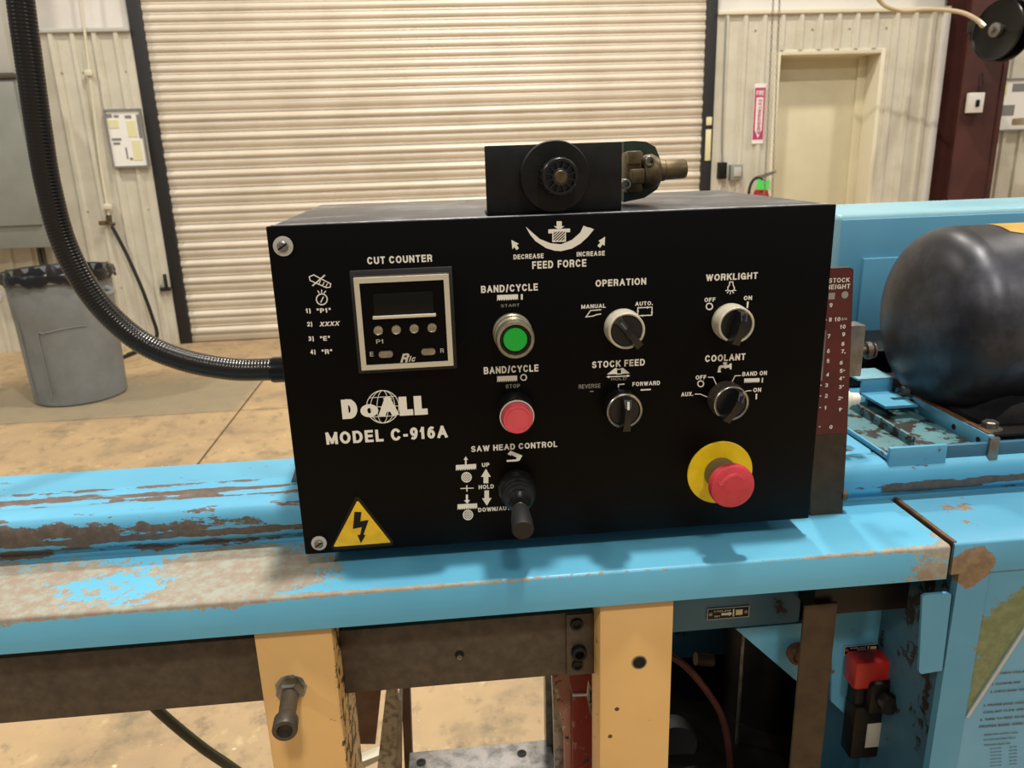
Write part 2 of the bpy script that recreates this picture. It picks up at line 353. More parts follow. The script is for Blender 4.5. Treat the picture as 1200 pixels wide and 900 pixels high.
obj('upper_sheet', B(-7, -2.085, YW+.05, YW+.11, 2.2, 5.5), 'upper', wl, False)
obj('upper_sheet', B(2.11, 3.9, YW+.05, YW+.11, 2.2, 5.5), 'upper', wl, False)
obj('lintel_sheet', B(-2.085, 2.11, YW+.02, YW+.11, 3.3, 5.5), 'upper', wl, False)
fx = None
for x in (-2.63, -2.49, -2.2):
    for z in (1.97, 1.02, .45):
        b_ = B(x+.03, x+.044, YW-.006, YW+.002, z, z+.014, .003)
        obj('sheet_screw', b_, 'frame', wl)
for x in (2.40, 2.84, 3.13, 3.42):
    obj('sheet_screw', B(x, x+.013, YW-.006, YW+.002, 2.155, 2.168, .003), 'frame', wl)
# roller shutter: every slat a piece
dr = struct_empty('door_1', (0, YW, 0))
PIT = .0655
def slat_mesh(bulge, tilt):
    pr = []
    for i in range(9):
        t = i/8; z = .012+t*(PIT-.014)
        pr.append((-bulge*math.sin(math.pi*t)**.8 + tilt*(t-.5)*.016, z))
    pr = [(.006, 0), (-.002, .001), (-.002, .010)]+pr+[(.006, PIT-.002)]
    bm = extr_x(bmesh.new(), pr, -2.02, 2.02)
    return finish(bm, 'slat', True, 50)
SM = [slat_mesh(.013, 0), slat_mesh(.016, 1.2), slat_mesh(.008, -.9)]
n = 0; z = .055
while z < 2.95:
    me = SM[0] if z > 1.72 else SM[1 + n % 2]
    o = bpy.data.objects.new('slat', me); C.objects.link(o); place(o, Vector((.02, YW+.03, z)), dr)
    z += PIT; n += 1
obj('bottom_bar', B(-2.02, 2.04, YW+.01, YW+.045, .006, .052, .004), 'beigeb', dr)
for a, b in ((-2.085, -1.995), (2.03, 2.11)):
    obj('guide_rail', B(a, b, YW-.012, YW+.06, 0, 3.3, .005), 'rail', dr)
g = obj('rail_reflector', B(2.052, 2.095, YW-.020, YW-.011, 1.24, 1.47, .003), 'pale', dr)
obj('rail_reflector', B(2.052, 2.095, YW-.020, YW-.011, 1.50, 1.56, .003), 'pale', dr)
obj('shutter_header', B(-2.1, 2.12, YW-.02, YW+.1, 2.98, 3.3, .01), 'lgrey', dr)
lt = obj('latch', B(-2.16, -2.085, YW-.04, YW-.015, .42, .45, .004), 'rail', dr)
obj('latch_pin', B(-2.12, -2.10, YW-.05, YW-.02, .44, .55, .004), 'rail', lt)
# recessed personnel door
d2 = struct_empty('door_2', (3.0, YW, 0))
obj('door_leaf', B(2.66, 3.33, YW+.20, YW+.24, .01, 1.97, .003), 'door', d2)
for a, b in ((2.575, 2.61), (3.40, 3.435)):
    obj('jamb', B(a, b, YW-.015, YW+.30, 0, 2.02, .003), 'rib', d2)
obj('door_head', B(2.61, 3.40, YW-.015, YW+.30, 1.985, 2.02, .003), 'rib', d2)
for a, b in ((2.61, 2.66), (3.33, 3.40)):
    obj('door_stop', B(a, b, YW+.18, YW+.26, 0, 1.985, .003), 'door', d2)
obj('door_stop', B(2.66, 3.33, YW+.18, YW+.26, 1.97, 1.985), 'door', d2, False)
# steel column
cl = struct_empty('steel_column', (4.08, 5.95, 0))
obj('flange', B(3.935, 4.23, 5.80, 5.825, 0, 5.5), 'column', cl, False)
obj('web', B(4.07, 4.085, 5.825, 6.09, 0, 5.5), 'column', cl, False)
obj('flange', B(3.925, 4.23, 6.09, 6.112, 0, 5.5), 'column', cl, False)
bm = B(4.225, 4.262, 5.79, 5.83, 0, 5.5); obj('edge_strip', bm, 'column', cl, False)

# ================================================================== BACKGROUND THINGS
# notice boards
def board(name, x0, x1, z0, z1, y, label, items):
    t = thing(name, label, 'notice board', ((x0+x1)/2, y, z0))
    obj('backing', B(x0, x1, y-.012, y, z0, z1), 'paper', t, False)
    f = .012
    bm = B(x0, x1, y-.024, y-.004, z1-f, z1); bx(bm, x0, x1, y-.024, y-.004, z0, z0+f); bx(bm, x0, x0+f, y-.0235, y-.0045, z0+f, z1-f); bx(bm, x1-f, x1, y-.0235, y-.0045, z0+f, z1-f)
    obj('frame', bm, 'frame', t, False)
    for (a, b, c, d, mm) in items:
        W, H = x1-x0, z1-z0
        obj('note', B(x0+a*W, x0+b*W, y-.0145, y-.0118, z0+c*H, z0+d*H), mm, t, False)
board('notice_board', -2.345, -2.09, 1.33, 1.73, YW-.024, 'white notice board with pinned papers left of the roller shutter',
      [(.06,.2,.86,.92,'ink'),(.25,.38,.86,.9,'ink'),(.08,.34,.68,.82,'pale'),(.55,.72,.84,.89,'ink'),(.56,.8,.52,.8,'pale'),(.1,.35,.47,.51,'ink'),(.12,.3,.4,.44,'ink'),(.62,.85,.12,.46,'pale'),(.85,.93,.5,.9,'ink'),(.42,.46,.15,.35,'ink'),(.5,.58,.13,.17,'ink')])
p0, p1 = at(1168, 92, Y=6.1), at(1200, 153, Y=6.1)
board('notice_board', p0.x, p0.x+.42, p1.z, p0.z, YW+.095, 'framed white notice board right of the red oxide column',
      [(.08,.3,.7,.92,'pale'),(.12,.5,.3,.5,'ink'),(.4,.7,.75,.9,'ink')])
p = at(1192, 138, Y=5.5); tag(obj('wall_box', B(p.x+.07, p.x+.30, 5.5, 5.65, at(0,195,Y=5.6).z+.06, p.z, .01), 'beigeb'), 'beige box cut by the right edge in front of the notice board', 'box')
# ivory cable on the left wall with valve, then a black air hose to the floor
t = thing('air_line', 'ivory pipe running down the left wall to a red valve', 'pipe', (-2.44, YW-.03, .9))
pts = [(-2.345, YW-.035, 3.0), (-2.368, YW-.035, 2.44), (-2.38, YW-.035, 2.2), (-2.405, YW-.035, 1.8), (-2.43, YW-.035, 1.35), (-2.435, YW-.035, 1.0)]
obj('pipe', tube(bmesh.new(), spline(pts, 6), .0095, 10), 'cord', t)
for z_ in (1.97, 1.06): obj('coupling', B(-2.455 if z_<1.5 else -2.42, -2.40 if z_<1.5 else -2.37, YW-.06, YW-.023, z_-.02, z_+.02, .006), 'cord', t)
bm = cyl(bmesh.new(), (-2.435, YW-.04, 1.0), (-2.44, YW-.04, .93), .02); cyl(bm, (-2.48, YW-.045, .945), (-2.40, YW-.045, .935), .013)
vv = obj('valve', bm, 'brass', t); obj('valve_handle', B(-2.505, -2.455, YW-.07, YW-.05, .93, .962, .006), 'rusty', t)
hs = [at(131, 265, Y=YW-.05), at(147, 295, Y=YW-.06), at(165, 335, Y=YW-.08), at(178, 370, Y=YW-.08), at(184, 393, Y=YW-.08), (-2.28, YW-.12, .02), (-2.35, YW-.35, .016), at(160, 412, Z=.014), at(140, 420, Z=.014), at(122, 424, Z=.014), (-2.7, 5.45, .014)]
tag(obj('air_hose', tube(bmesh.new(), spline(hs, 8), .013, 10), 'rubber'), 'thin black air hose hanging from the valve down to the floor', 'hose')
# grey electrical cabinet on the left wall
t = thing('electrical_cabinet', 'tall grey electrical cabinet on the wall behind the flexible conduit', 'cabinet', (-3.1, 5.85, .75))
zb, zt = at(30, 291, Y=5.8).z, at(20, 92, Y=5.8).z; xr = at(60, 291, Y=5.8).x
obj('body', B(-3.5, xr, 5.8, YW-.036, zb, zt, .008), 'grey', t); obj('cabinet_door', B(-3.48, xr-.02, 5.78, 5.8, zb+.16, zt-.02, .006), 'grey', t)
obj('top_flange', B(-3.5, xr+.01, 5.78, YW-.036, zt, zt+.03, .004), 'dsteel', t)
obj('label_plate', B(-2.985, -2.95, 5.775, 5.782, zt-.32, zt-.14), 'lgrey', t, False)
for x in (-2.93, -2.90): obj('conduit_pipe', cyl(bmesh.new(), (x, 5.92, 0), (x, 5.92, zb+.02), .014), 'dsteel', t)
t = thing('breaker_box', 'pale grey box above the tall electrical cabinet at the left edge', 'box', (-3.1, 5.9, zt+.05))
obj('body', B(-3.5, xr-.05, 5.86, YW-.036, zt+.04, 3.0, .008), 'lgrey', t); obj('cover', B(-3.48, xr-.09, 5.845, 5.86, zt+.36, 2.95, .006), 'upper', t)
# bin
t = thing('trash_can', 'large round grey plastic trash can with black liner by the left wall', 'trash can', (-2.27, 4.75, 0))
cx, cy = -2.27, 4.75
body = obj('bin_body', lathe(bmesh.new(), (cx, cy, 0), (0,0,1), [(0,.004),(.245,0),(.255,.012),(.262,.25),(.268,.5),(.272,.52),(.278,.70),(.272,.72),(.268,.71),(.25,.04),(0,.03)], 48), 'canb', t)
obj('rim', lathe(bmesh.new(), (cx, cy, .72), (0,0,1), [(.272,0),(.292,.004),(.296,.02),(.290,.052),(.276,.05),(.27,.0)], 48, False), 'canb', t)
for a in (0, 2.6):
    h = bmesh.new(); c0 = Vector((cx+.287*math.cos(a-.2), cy+.287*math.sin(a-.2), .66))
    for dz, rr in ((0, .30), (.04, .315), (-.05, .29)):
        pass
    pts = [Vector((cx+r_*math.cos(a-.3+da), cy+r_*math.sin(a-.3+da), z_)) for r_, da, z_ in ((.272, -.16, .66), (.315, -.14, .64), (.322, 0, .63), (.315, .14, .64), (.272, .16, .66))]
    obj('handle', tube(h, spline(pts, 5), .016, 10), 'canb', t)
# raised panel outline on the front
pts = [Vector((cx+r_*math.cos(a), cy+r_*math.sin(a), z_)) for r_, a, z_ in [(.266, -1.75, .06), (.270, -1.75, .42)]+[(.271, -1.75+.12*i, .44+.03*math.sin(i/6*1.5)) for i in range(1, 9)]]
obj('moulded_ridge', tube(bmesh.new(), spline(pts, 4), .0035, 8), 'canb', t)
pts = [Vector((cx+r_*math.cos(a), cy+r_*math.sin(a), z_)) for r_, a, z_ in [(.266, -2.25, .06), (.270, -2.25, .44), (.272, -2.35, .60)]]
obj('moulded_ridge', tube(bmesh.new(), spline(pts, 4), .0035, 8), 'canb', t)
ln = bmesh.new(); prof = [(.235, -.42), (.258, -.02), (.278, .055), (.292, .058), (.300, .045), (.299, .022), (.302, .008), (.297, .0)]
lathe(ln, (cx, cy, .72), (0,0,1), prof, 72, False)
for v in ln.verts:
    a = math.atan2(v.co.y-cy, v.co.x-cx); rr = math.hypot(v.co.x-cx, v.co.y-cy); k = 1+.012*math.sin(a*17)+.008*math.sin(a*31+1)
    v.co.x = cx+(v.co.x-cx)*k; v.co.y = cy+(v.co.y-cy)*k
    if rr > .295: v.co.z += .012*math.sin(a*9)+.008*math.sin(a*23)
obj('bin_liner', ln, 'bag', t)
lathe_b = lathe(bmesh.new(), (cx, cy, .32), (0,0,1), [(.0,0),(.21,.02),(.232,.05)], 40, False); obj('liner_bottom', lathe_b, 'bag', t)
tag(obj('crumpled_paper', lathe(bmesh.new(), (-2.52, 4.52, .66), (.3,-1,.4), [(0,-.02),(.03,-.015),(.045,.0),(.03,.015),(0,.02)], 9), 'lgrey', None, False), 'crumpled white paper stuck on the left of the trash can rim', 'paper')
# fire extinguisher sign
t = thing('fire_extinguisher_sign', 'narrow red and white vertical fire extinguisher sign on the ribbed wall', 'sign', (2.455, YW-.03, 1.37))
x0, x1, z0, z1 = 2.415, 2.505, 1.355, 1.79; ys_ = YW-.026
obj('plate', B(x0, x1, ys_, ys_+.004, z0, z1), 'paper', t, False)
obj('red_field', B(x0+.004, x1-.004, ys_-.002, ys_, z0+.03, z1-.03), 'magenta', t, False)
a = .018
arrow = [(x0+a, z1-.10), (x1-a, z1-.10), (x1-a, z0+.10), ((x0+x1)/2, z0+.04), (x0+a, z0+.10)]
obj('arrow', prism(bmesh.new(), [(q, ys_-.002, r_) for q, r_ in arrow], (0, -.002, 0)), 'paper', t, False)
obj('lettering', text_bm('FIRE', (x0+.016, ys_-.003, z1-.085), (1,0,0), (0,0,1), .058, .035), 'paper', t, False)
obj('lettering', text_bm('EXTINGUISHER', ((x0+x1)/2-.012, ys_-.005, z1-.115), (0,0,-1), (1,0,0), .25, .028), 'magenta', t, False)
# switch box, junction box, extinguisher
t = thing('door_switch', 'small black switch box hanging on a thin grey cable beside the shutter', 'switch', (2.18, YW-.03, 1.1))
obj('housing', B(2.155, 2.215, YW-.07, YW, 1.10, 1.225, .006), 'black', t)
obj('cable', tube(bmesh.new(), spline([(2.185, YW-.04, 1.22), (2.175, YW-.035, 1.4), (2.17, YW-.03, 1.8), (2.165, YW-.03, 2.26)], 6), .008, 8), 'grey', t)
t = thing('junction_box', 'square grey junction box on the ribbed wall below the fire sign', 'box', (2.30, YW-.05, 1.08))
obj('box_body', B(2.25, 2.345, YW-.06, YW, 1.09, 1.205, .004), 'grey', t); obj('cover', B(2.27, 2.33, YW-.068, YW-.06, 1.115, 1.185, .004), 'lgrey', t)
t = thing('fire_extinguisher', 'red fire extinguisher with bright green tag hanging below the fire sign', 'fire extinguisher', (2.47, YW-.12, .55))
obj('cylinder', lathe(bmesh.new(), (2.475, YW-.12, .55), (0,0,1), [(0,0),(.06,.005),(.066,.03),(.066,.40),(.05,.455),(.024,.48),(0,.485)], 28), 'redsw', t)
obj('valve_neck', cyl(bmesh.new(), (2.475, YW-.12, 1.03), (2.475, YW-.12, 1.09), .02), 'chrome', t)
obj('carry_handle', prism(bmesh.new(), [(2.44, YW-.135, 1.085), (2.58, YW-.135, 1.135), (2.58, YW-.135, 1.152), (2.43, YW-.135, 1.115)], (0, .03, 0)), 'chrome', t, False)
obj('nozzle_hose', tube(bmesh.new(), spline([(2.47, YW-.14, 1.09), (2.41, YW-.15, 1.10), (2.37, YW-.15, 1.03), (2.365, YW-.14, .85), (2.38, YW-.13, .7)], 6), .011, 8), 'rubber', t)
obj('inspection_tag', prism(bmesh.new(), [(2.40, YW-.2, 1.02), (2.50, YW-.2, 1.015), (2.51, YW-.2, 1.085), (2.46, YW-.2, 1.08), (2.41, YW-.2, 1.10)], (0, .003, 0)), 'gtag', t, False)
# hoist chain: two strands of links
t = thing('hoist_chain', 'steel hoist chain hanging in a long loop in front of the beige door', 'chain', (2.4, 5.4, .6))
for px0, px1 in ((908, 896), (915, 905)):
    bm = bmesh.new(); a, b = at(px0, -40, Y=5.4), at(px1, 222, Y=5.4); b = b + (b-a)*.25; L = (b-a).length; k = int(L/.021); d = (b-a)/k
    for i in range(k):
        c = a+d*i; s_ = Vector((.006, 0, 0)) if i % 2 else Vector((0, .006, 0)); e = d*.62
        ring = [c+s_, c+s_*.8-e*.6+e*1.2, c-s_*.0+e, c-s_, c-s_*.8-e*.1, c-e*.6]
        ring = [c+s_+e*.5, c+e, c-s_+e*.5, c-s_-e*.5, c-e, c+s_-e*.5]
        tube(bm, ring+[ring[0]], .0022, 4, False)
    obj('chain_strand', bm, 'steel', t)
# white thermostat on the column
t = thing('thermostat', 'small white switch plate on the edge of the red oxide column', 'switch', at(1140, 122, Y=5.78))
p0, p1 = at(1134, 109, Y=5.78), at(1149, 132, Y=5.78)
obj('plate', B(p0.x, p1.x, 5.755, 5.789, p1.z, p0.z, .005), 'paper', t); c = (p0+p1)/2
obj('toggle', B(c.x-.005, c.x+.022, 5.745, 5.756, c.z-.03, c.z+.02, .003), 'black', t)
obj('lead_wire', tube(bmesh.new(), spline([(c.x+.03, 5.78, p0.z-.01), (c.x+.05, 5.78, p0.z+.05), (c.x+.04, 5.785, p0.z+.14)], 5), .006, 6), 'rubber', t)
# hose reel
rc = at(1176, 36, Y=5.2); ax = Vector((-.97, -.22, .05)).normalized()
t = thing('hose_reel', 'black two disc hose reel fixed high on the red oxide column', 'hose reel', rc)
for k in (-.05, .05):
    fl_ = lathe(bmesh.new(), rc+ax*k, ax, [(.0,-.004),(.06,-.004),(.12,.0),(.17,-.004),(.187,.0),(.19,.008),(.184,.012),(.17,.004),(.06,.006),(0,.006)], 40)
    obj('flange_disc', fl_, 'gloss', t)
obj('drum', cyl(bmesh.new(), rc-ax*.05, rc+ax*.05, .10, None, 28), 'rubber', t)
obj('hub', lathe(bmesh.new(), rc+ax*.05, ax, [(.045,0),(.045,.03),(.02,.035),(.018,.06),(0,.062)], 20), 'steel', t)
obj('arm', B(rc.x+.06, rc.x+.30, 5.22, 5.30, rc.z+.06, rc.z+.16, .01), 'gloss', t)
obj('wall_arm', B(rc.x+.14, rc.x+.22, 5.29, 5.795, rc.z+.06, rc.z+.14, .01), 'gloss', t)
nz = [at(1154, 31, Y=5.12), at(1146, 24, Y=5.15)]
obj('hose_fitting', tube(bmesh.new(), [Vector(nz[0]), Vector(nz[1])], .014, 10), 'chrome', t)
hp = [at(1152, 31, Y=5.13), at(1143, 22, Y=5.15), at(1128, 15, Y=5.2), at(1110, 12, Y=5.25), at(1085, 11, Y=5.3), at(1060, 13, Y=5.35), at(1042, 9, Y=5.35), at(1030, 0, Y=5.35), at(1020, -20, Y=5.3)]
tag(obj('reel_hose', tube(bmesh.new(), spline(hp, 6), .0135, 10), 'hose'), 'tan hose looping from the hose reel across the column top', 'hose')

# ================================================================== CONTROL BOX
PX0, PX1, PZ0, PZ1, PY = -.1385, .3290, 1.0105, 1.3000, .630
cb = thing('control_box', 'large black control box with printed front panel standing above the blue saw table', 'control box', ((PX0+PX1)/2, .76, PZ0))
YB = .905
hb = extr_x(bmesh.new(), [(PY+.0025,PZ0+.001),(.680,PZ0+.001),(.680,1.0415),(YB,1.0415),(YB,PZ1-.003),(YB-.003,PZ1),(PY+.0025,PZ1)], PX0+.002, PX1-.002); bmesh.ops.bevel(hb, geom=list(hb.edges), offset=.0025, segments=2, profile=.5, affect='EDGES'); obj('housing', hb, 'boxtop', cb)
obj('worn_top_edge', B(PX0+.003, PX1-.004, PY+.0032, PY+.0075, PZ1-.0008, PZ1+.0006, .0004), 'alu', cb)
obj('face_plate', B(PX0, PX1, PY, PY+.003, PZ0, PZ1, .0012), 'black_pnl', cb)
YF = PY-.0001
def pp(px, py, y=YF): return at(px, py, Y=y)
def letter(s, xl, xr, yb, cap, parent=cb, y=YF, mm='white', bold=.018, shear=0):
    a, b = pp(xl, yb, y), pp(xr, yb, y); c = pp((xl+xr)/2, yb, y)
    up = (pp((xl+xr)/2, yb-cap, y)-c).z
    return obj('lettering', text_bm(s, (a.x, y, c.z), (1,0,0), (0,0,1), b.x-a.x, up, bold, shear), mm, parent, False)
def mark(pts, parent=cb, y=YF, mm='white', name='printed_symbol', bm=None):
    bm2 = bm or bmesh.new(); prism(bm2, [pp(a, b, y) for a, b in pts], (0, -.0003, 0))
    return obj(name, bm2, mm, parent, False) if bm is None else bm2
def stroke(bm, pts, wpx=1.3, y=YF, closed=False):
    q = [pp(a, b, y) for a, b in pts]; h = wpx*.00036
    if closed: q = q+[q[0]]
    for a, b in zip(q, q[1:]):
        d = (b-a).normalized(); n_ = Vector((-d.z, 0, d.x))*h; e = d*h*.8
        stroke.k = (stroke.k+1) % 60; prism(bm, [a-e+n_, b+e+n_, b+e-n_, a-e-n_], (0, -.0003-stroke.k*.000004, 0))
    return bm
stroke.k = 0
def circ(cx_, cy_, r, n=24): return [(cx_+r*math.cos(2*math.pi*i/n), cy_+r*math.sin(2*math.pi*i/n)) for i in range(n)]
def sym(bm, mm='white', par=cb): return obj('printed_symbol', bm, mm, par, False)
letter('CUT COUNTER', 430.5, 506.8, 308.2, 8.6)
for (s1, a1, b1, s2, a2, b2, yb) in (('1)', 358.5, 364.3, '"P1"', 371.5, 388, 366.8), ('2)', 360, 366.2, 'XXXX', 374.3, 399, 382.3), ('3)', 361.6, 368, '"E"', 375.5, 387, 399.4), ('4)', 363.7, 370, '"R"', 377.4, 389.6, 415)):
    letter(s1, a1, b1, yb, 5.4); letter(s2, a2, b2, yb-.3, 5.4, shear=.25 if s2 == 'XXXX' else 0)
letter('FEED', 623.7, 648.3, 314.6, 8.8); letter('FORCE', 653.5, 687, 313, 8.8)
letter('DECREASE', 601.8, 637, 303.2, 5.6); letter('INCREASE', 675.8, 708.6, 300, 5.6)
letter('BAND/CYCLE', 563.8, 630.3, 341.8, 8.4); letter('BAND/CYCLE', 567, 631, 436.7, 8.2)
letter('START', 587, 608.8, 359.5, 3.4, mm='fade', bold=.0); letter('STOP', 592.5, 609.4, 454.6, 4.6, mm='fade')
letter('SAW HEAD CONTROL', 552, 653, 526.5, 6.9)
letter('UP', 564.8, 573.5, 547, 4.8); letter('HOLD', 561, 578.8, 572.6, 4.8); letter('DOWN/AUTO', 560.4, 603, 598.4, 4.8)
letter('OPERATION', 697.8, 757.2, 334.7, 8.0); letter('MANUAL', 681, 709.6, 361.2, 4.8); letter('AUTO.', 744.2, 764.8, 358, 4.8)
letter('STOCK FEED', 693.6, 755.4, 429.7, 7.8); letter('REVERSE', 678.2, 703.5, 454.8, 4.8, mm='fade', bold=0); letter('FORWARD', 741, 773.2, 451.7, 4.8)
letter('WORKLIGHT', 827, 887.3, 328, 7.8); letter('OFF', 825.3, 838, 353.6, 4.9); letter('ON', 871.3, 881.2, 351.5, 4.9)
letter('COOLANT', 826, 873, 422.9, 7.8); letter('OFF', 815, 827.4, 444.5, 4.9); letter('AUX.', 798, 812.2, 464.2, 4.9)
letter('BAND ON', 869.7, 898.4, 440, 4.9); letter('ON', 882.4, 891.8, 459.2, 4.9)
letter('MODEL C-916A', 381.8, 525.4, 516.7, 14.2, bold=.022)
# symbols ---------------------------------------------------------------
def z4(pts): return [(540+a*.25, 150+b*.25) for a, b in pts]
mark(z4([(304,462),(325,500),(350,530),(400,563),(440,575),(470,577),(520,565),(560,542),(595,510),(624,475),(608,468),(590,464),(575,458),(560,490),(520,525),(470,545),(420,540),(370,520),(335,490)]), name='feed_force_crescent')
mark(z4([(449,437),(473,437),(473,460),(485,460),(461,479),(436,460),(449,460)]))
bm = bmesh.new(); mark(z4([(410,475),(512,471),(512,488),(490,489),(490,480),(430,482),(430,493),(410,494)]), bm=bm); stroke(bm, z4([(431,484),(490,482),(490,530),(431,532)]), 1.2, closed=True)
for k in range(-3, 4):
    x_ = 460+k*14; stroke(bm, z4([(max(433, x_-26), 507+(x_-max(433, x_-26))*.92), (min(488, x_+26), 507-(min(488, x_+26)-x_)*.92)]), 1.0)
sym(bm)
mark(z4([(237,525),(271,542),(262,549),(272,563),(262,572),(250,558),(242,568)])); mark(z4([(676,510),(674,552),(664,545),(652,562),(640,552),(654,536),(645,529)]))
def blade(x0, x1, y0, y1, sl, teeth=9):
    top = [(x0, y0), (x1, y0-sl)]; bot = []
    for i in range(teeth+1):
        f = 1-i/teeth; xx = x0+(x1-x0)*f; bot += [(xx, y1-sl*f), (xx-(x1-x0)/teeth*.3, y1-sl*f-1.8)] if i < teeth else [(xx, y1)]
    return top+bot
mark(blade(582.5, 607, 345.8, 352.6, 1)); mark([(610.3,344.8),(612.6,344.7),(612.6,351),(610.3,351.1)])
mark(blade(582.6, 606, 441, 448, 1)); sym(stroke(bmesh.new(), circ(613.6, 442.2, 3.3), 1.3, closed=True))
# cut counter notes: crossed stock and stopwatch
def z1(pts): return [(300+a*.3, 220+b*.3) for a, b in pts]
bm = bmesh.new(); stroke(bm, z1([(208,348),(225,340),(292,375),(290,388),(275,390),(212,362)]), 1.1, closed=True); stroke(bm, z1([(222,382),(268,342)]), 1.4); stroke(bm, z1([(246,376),(252,362)]), 1); stroke(bm, z1([(260,383),(266,370)]), 1); stroke(bm, z1([(272,388),(279,375)]), 1); sym(bm)
bm = stroke(bmesh.new(), circ(377.2, 350.7, 6.3), 1.2, closed=True); stroke(bm, [(376,354),(379,348)], 1.2); stroke(bm, [(374,343.2),(372.6,341)], 1.1); stroke(bm, [(377,343),(377,340)], 1.1); stroke(bm, [(380,343.2),(381.6,341.2)], 1.1); sym(bm)
# saw head symbols
def z2(pts): return [(520+a*.1778, 500+b*.1778) for a, b in pts]
mark(z2([(415,220),(480,215),(470,207),(420,180),(440,158),(518,190),(500,222),(480,228),(415,231)]))
bm = bmesh.new(); mark(z2([(445,186),(482,205),(474,213),(440,196)]), mm='black_pnl', y=YF-.0004)
bm.free()
up_ = [(278,277),(310,330),(294,330),(294,372),(262,372),(262,330),(246,330)]; mark(z2(up_)); mark(z2([(284,520),(252,472),(268,472),(268,421),(298,419),(298,470),(315,470)]))
mark(blade(534.2, 558, 545, 551.7, 1.4)); mark(blade(536.2, 559.2, 591, 597.5, 1.2))
mark(z2([(145,195),(160,218),(151,218),(151,248),(140,248),(140,218),(131,218)])); mark(z2([(155,508),(134,485),(146,485),(146,447),(160,447),(160,484),(173,484)]))
for (a, b) in ((546.7, 559.2), (548.4, 603.3)):
    bm = stroke(bmesh.new(), circ(a, b, 5.5), 1.2, closed=True)
    for k in (-3, -1, 1, 3):
        h = math.sqrt(25-k*k*1.0); stroke(bm, [(a+k*.7-h*.7, b+k*.7+h*.7), (a+k*.7+h*.7, b+k*.7-h*.7)], .8); stroke(bm, [(a+k*.7-h*.7, b-k*.7-h*.7), (a+k*.7+h*.7, b-k*.7+h*.7)], .8)
    sym(bm)
sym(stroke(stroke(bmesh.new(), z2([(112,407),(196,404)]), 1), z2([(152,388),(153,424)]), 1.3))
# operation, stock feed, worklight and coolant symbols
def z5(pts, ox=660, oy=310): return [(ox+a/7.5, oy+b/7.5) for a, b in pts]
bm = stroke(bmesh.new(), z5([(330,397),(240,404),(200,460),(262,452),(292,440),(330,434)]), 1.1); sym(bm)
bm = stroke(bmesh.new(), z5([(655,380),(780,374),(778,444),(655,450)]), 1.2, closed=True); sym(bm)
mark(z5([(735,366),(760,374),(738,388)])); mark(z5([(768,420),(780,432),(790,418)])); mark(z5([(700,440),(675,448),(698,460)])); mark(z5([(645,410),(655,395),(666,410)]))
Q = lambda p_: z5(p_, 660, 410)
bm = bmesh.new(); mark(Q([(385,215),(455,160),(470,160),(468,212)]), bm=bm); mark(Q([(510,158),(525,158),(585,205),(512,210)]), bm=bm); stroke(bm, Q([(468,170),(512,168),(512,210),(470,212)]), 1, closed=True)
stroke(bm, Q([(400,236),(570,228)]), 1.1); mark(Q([(378,237),(405,225),(405,249)]), bm=bm); mark(Q([(588,226),(560,216),(560,240)]), bm=bm); sym(bm)
letter('HOLD', 716, 734, 445.5, 3.2, mm='fade', bold=0)
bm = stroke(bmesh.new(), Q([(485,326),(485,304),(535,300)]), 1.2); sym(bm); bm = stroke(bmesh.new(), Q([(684,352),(764,347)]), 1.7); sym(bm); sym(stroke(bmesh.new(), Q([(238,365),(262,363)]), 1), 'fade')
Q = lambda p_: z5(p_, 780, 300)
bm = stroke(bmesh.new(), Q([(562,228),(590,227),(592,255),(604,280),(600,300),(570,308),(545,298),(546,275),(560,254)]), 1.1, closed=True)
for a in (((540,300),(527,305)), ((550,312),(540,324)), ((568,318),(566,334)), ((588,312),(595,324)), ((604,300),(616,303))): stroke(bm, Q(a), 1)
sym(bm); sym(stroke(bmesh.new(), circ(831.2, 359, 3.6), 1.4, closed=True)); mark(Q([(714,400),(730,400),(724,458),(710,458)]))
Q = lambda p_: z5(p_, 780, 400)
mark(Q([(458,262),(466,222),(485,210),(512,208),(512,198),(503,196),(503,184),(540,184),(540,196),(531,198),(533,208),(562,206),(562,194),(580,193),(578,245),(562,245),(562,228),(535,232),(525,240),(510,232),(485,232),(482,262),(488,270),(455,272)]))
bm = bmesh.new()
for a in ([(375,315),(417,315),(445,378)], [(658,300),(610,302),(580,362)], [(258,463),(305,463),(362,487)], [(750,432),(715,435),(680,449)]): stroke(bm, Q(a), 1.0)
sym(bm); sym(stroke(bmesh.new(), circ(821, 449.6, 3.4), 1.2, closed=True))
mark(blade(872, 890, 443.6, 449, .6, 8)); mark(Q([(846,320),(856,320),(853,362),(843,362)])); mark(Q([(791,460),(804,460),(802,508),(789,508)]))
# maker's mark: globe and letters
lg = stroke(bmesh.new(), circ(448.5, 476.5, 19, 40), .9, closed=True)
for k in (-.6, 0, .6):
    r_ = 19*math.sqrt(1-k*k); stroke(lg, [(448.5-r_, 476.5+19*k+1), (448.5, 476.5+19*k), (448.5+r_, 476.5+19*k-1)], .7)
for k in (.35, .75):
    stroke(lg, [(448.5+19*k*math.cos(t_), 476.5+19*math.sin(t_)) for t_ in [2*math.pi*i/30 for i in range(30)]], .7, closed=True)
mk = obj('globe_emblem', lg, 'white', cb, False)
for s, a, b, yb, cap, bo in (('D', 401.5, 419.8, 490.6, 22.8, .05), ('o', 423, 444, 488.6, 15, .045), ('A', 443.5, 468, 487.6, 22.4, .04), ('L', 468.5, 484.5, 486.8, 22.5, .055), ('L', 486, 501.5, 486, 22.5, .055)):
    letter(s, a, b, yb, cap, mk, YF-.0006, bold=bo)
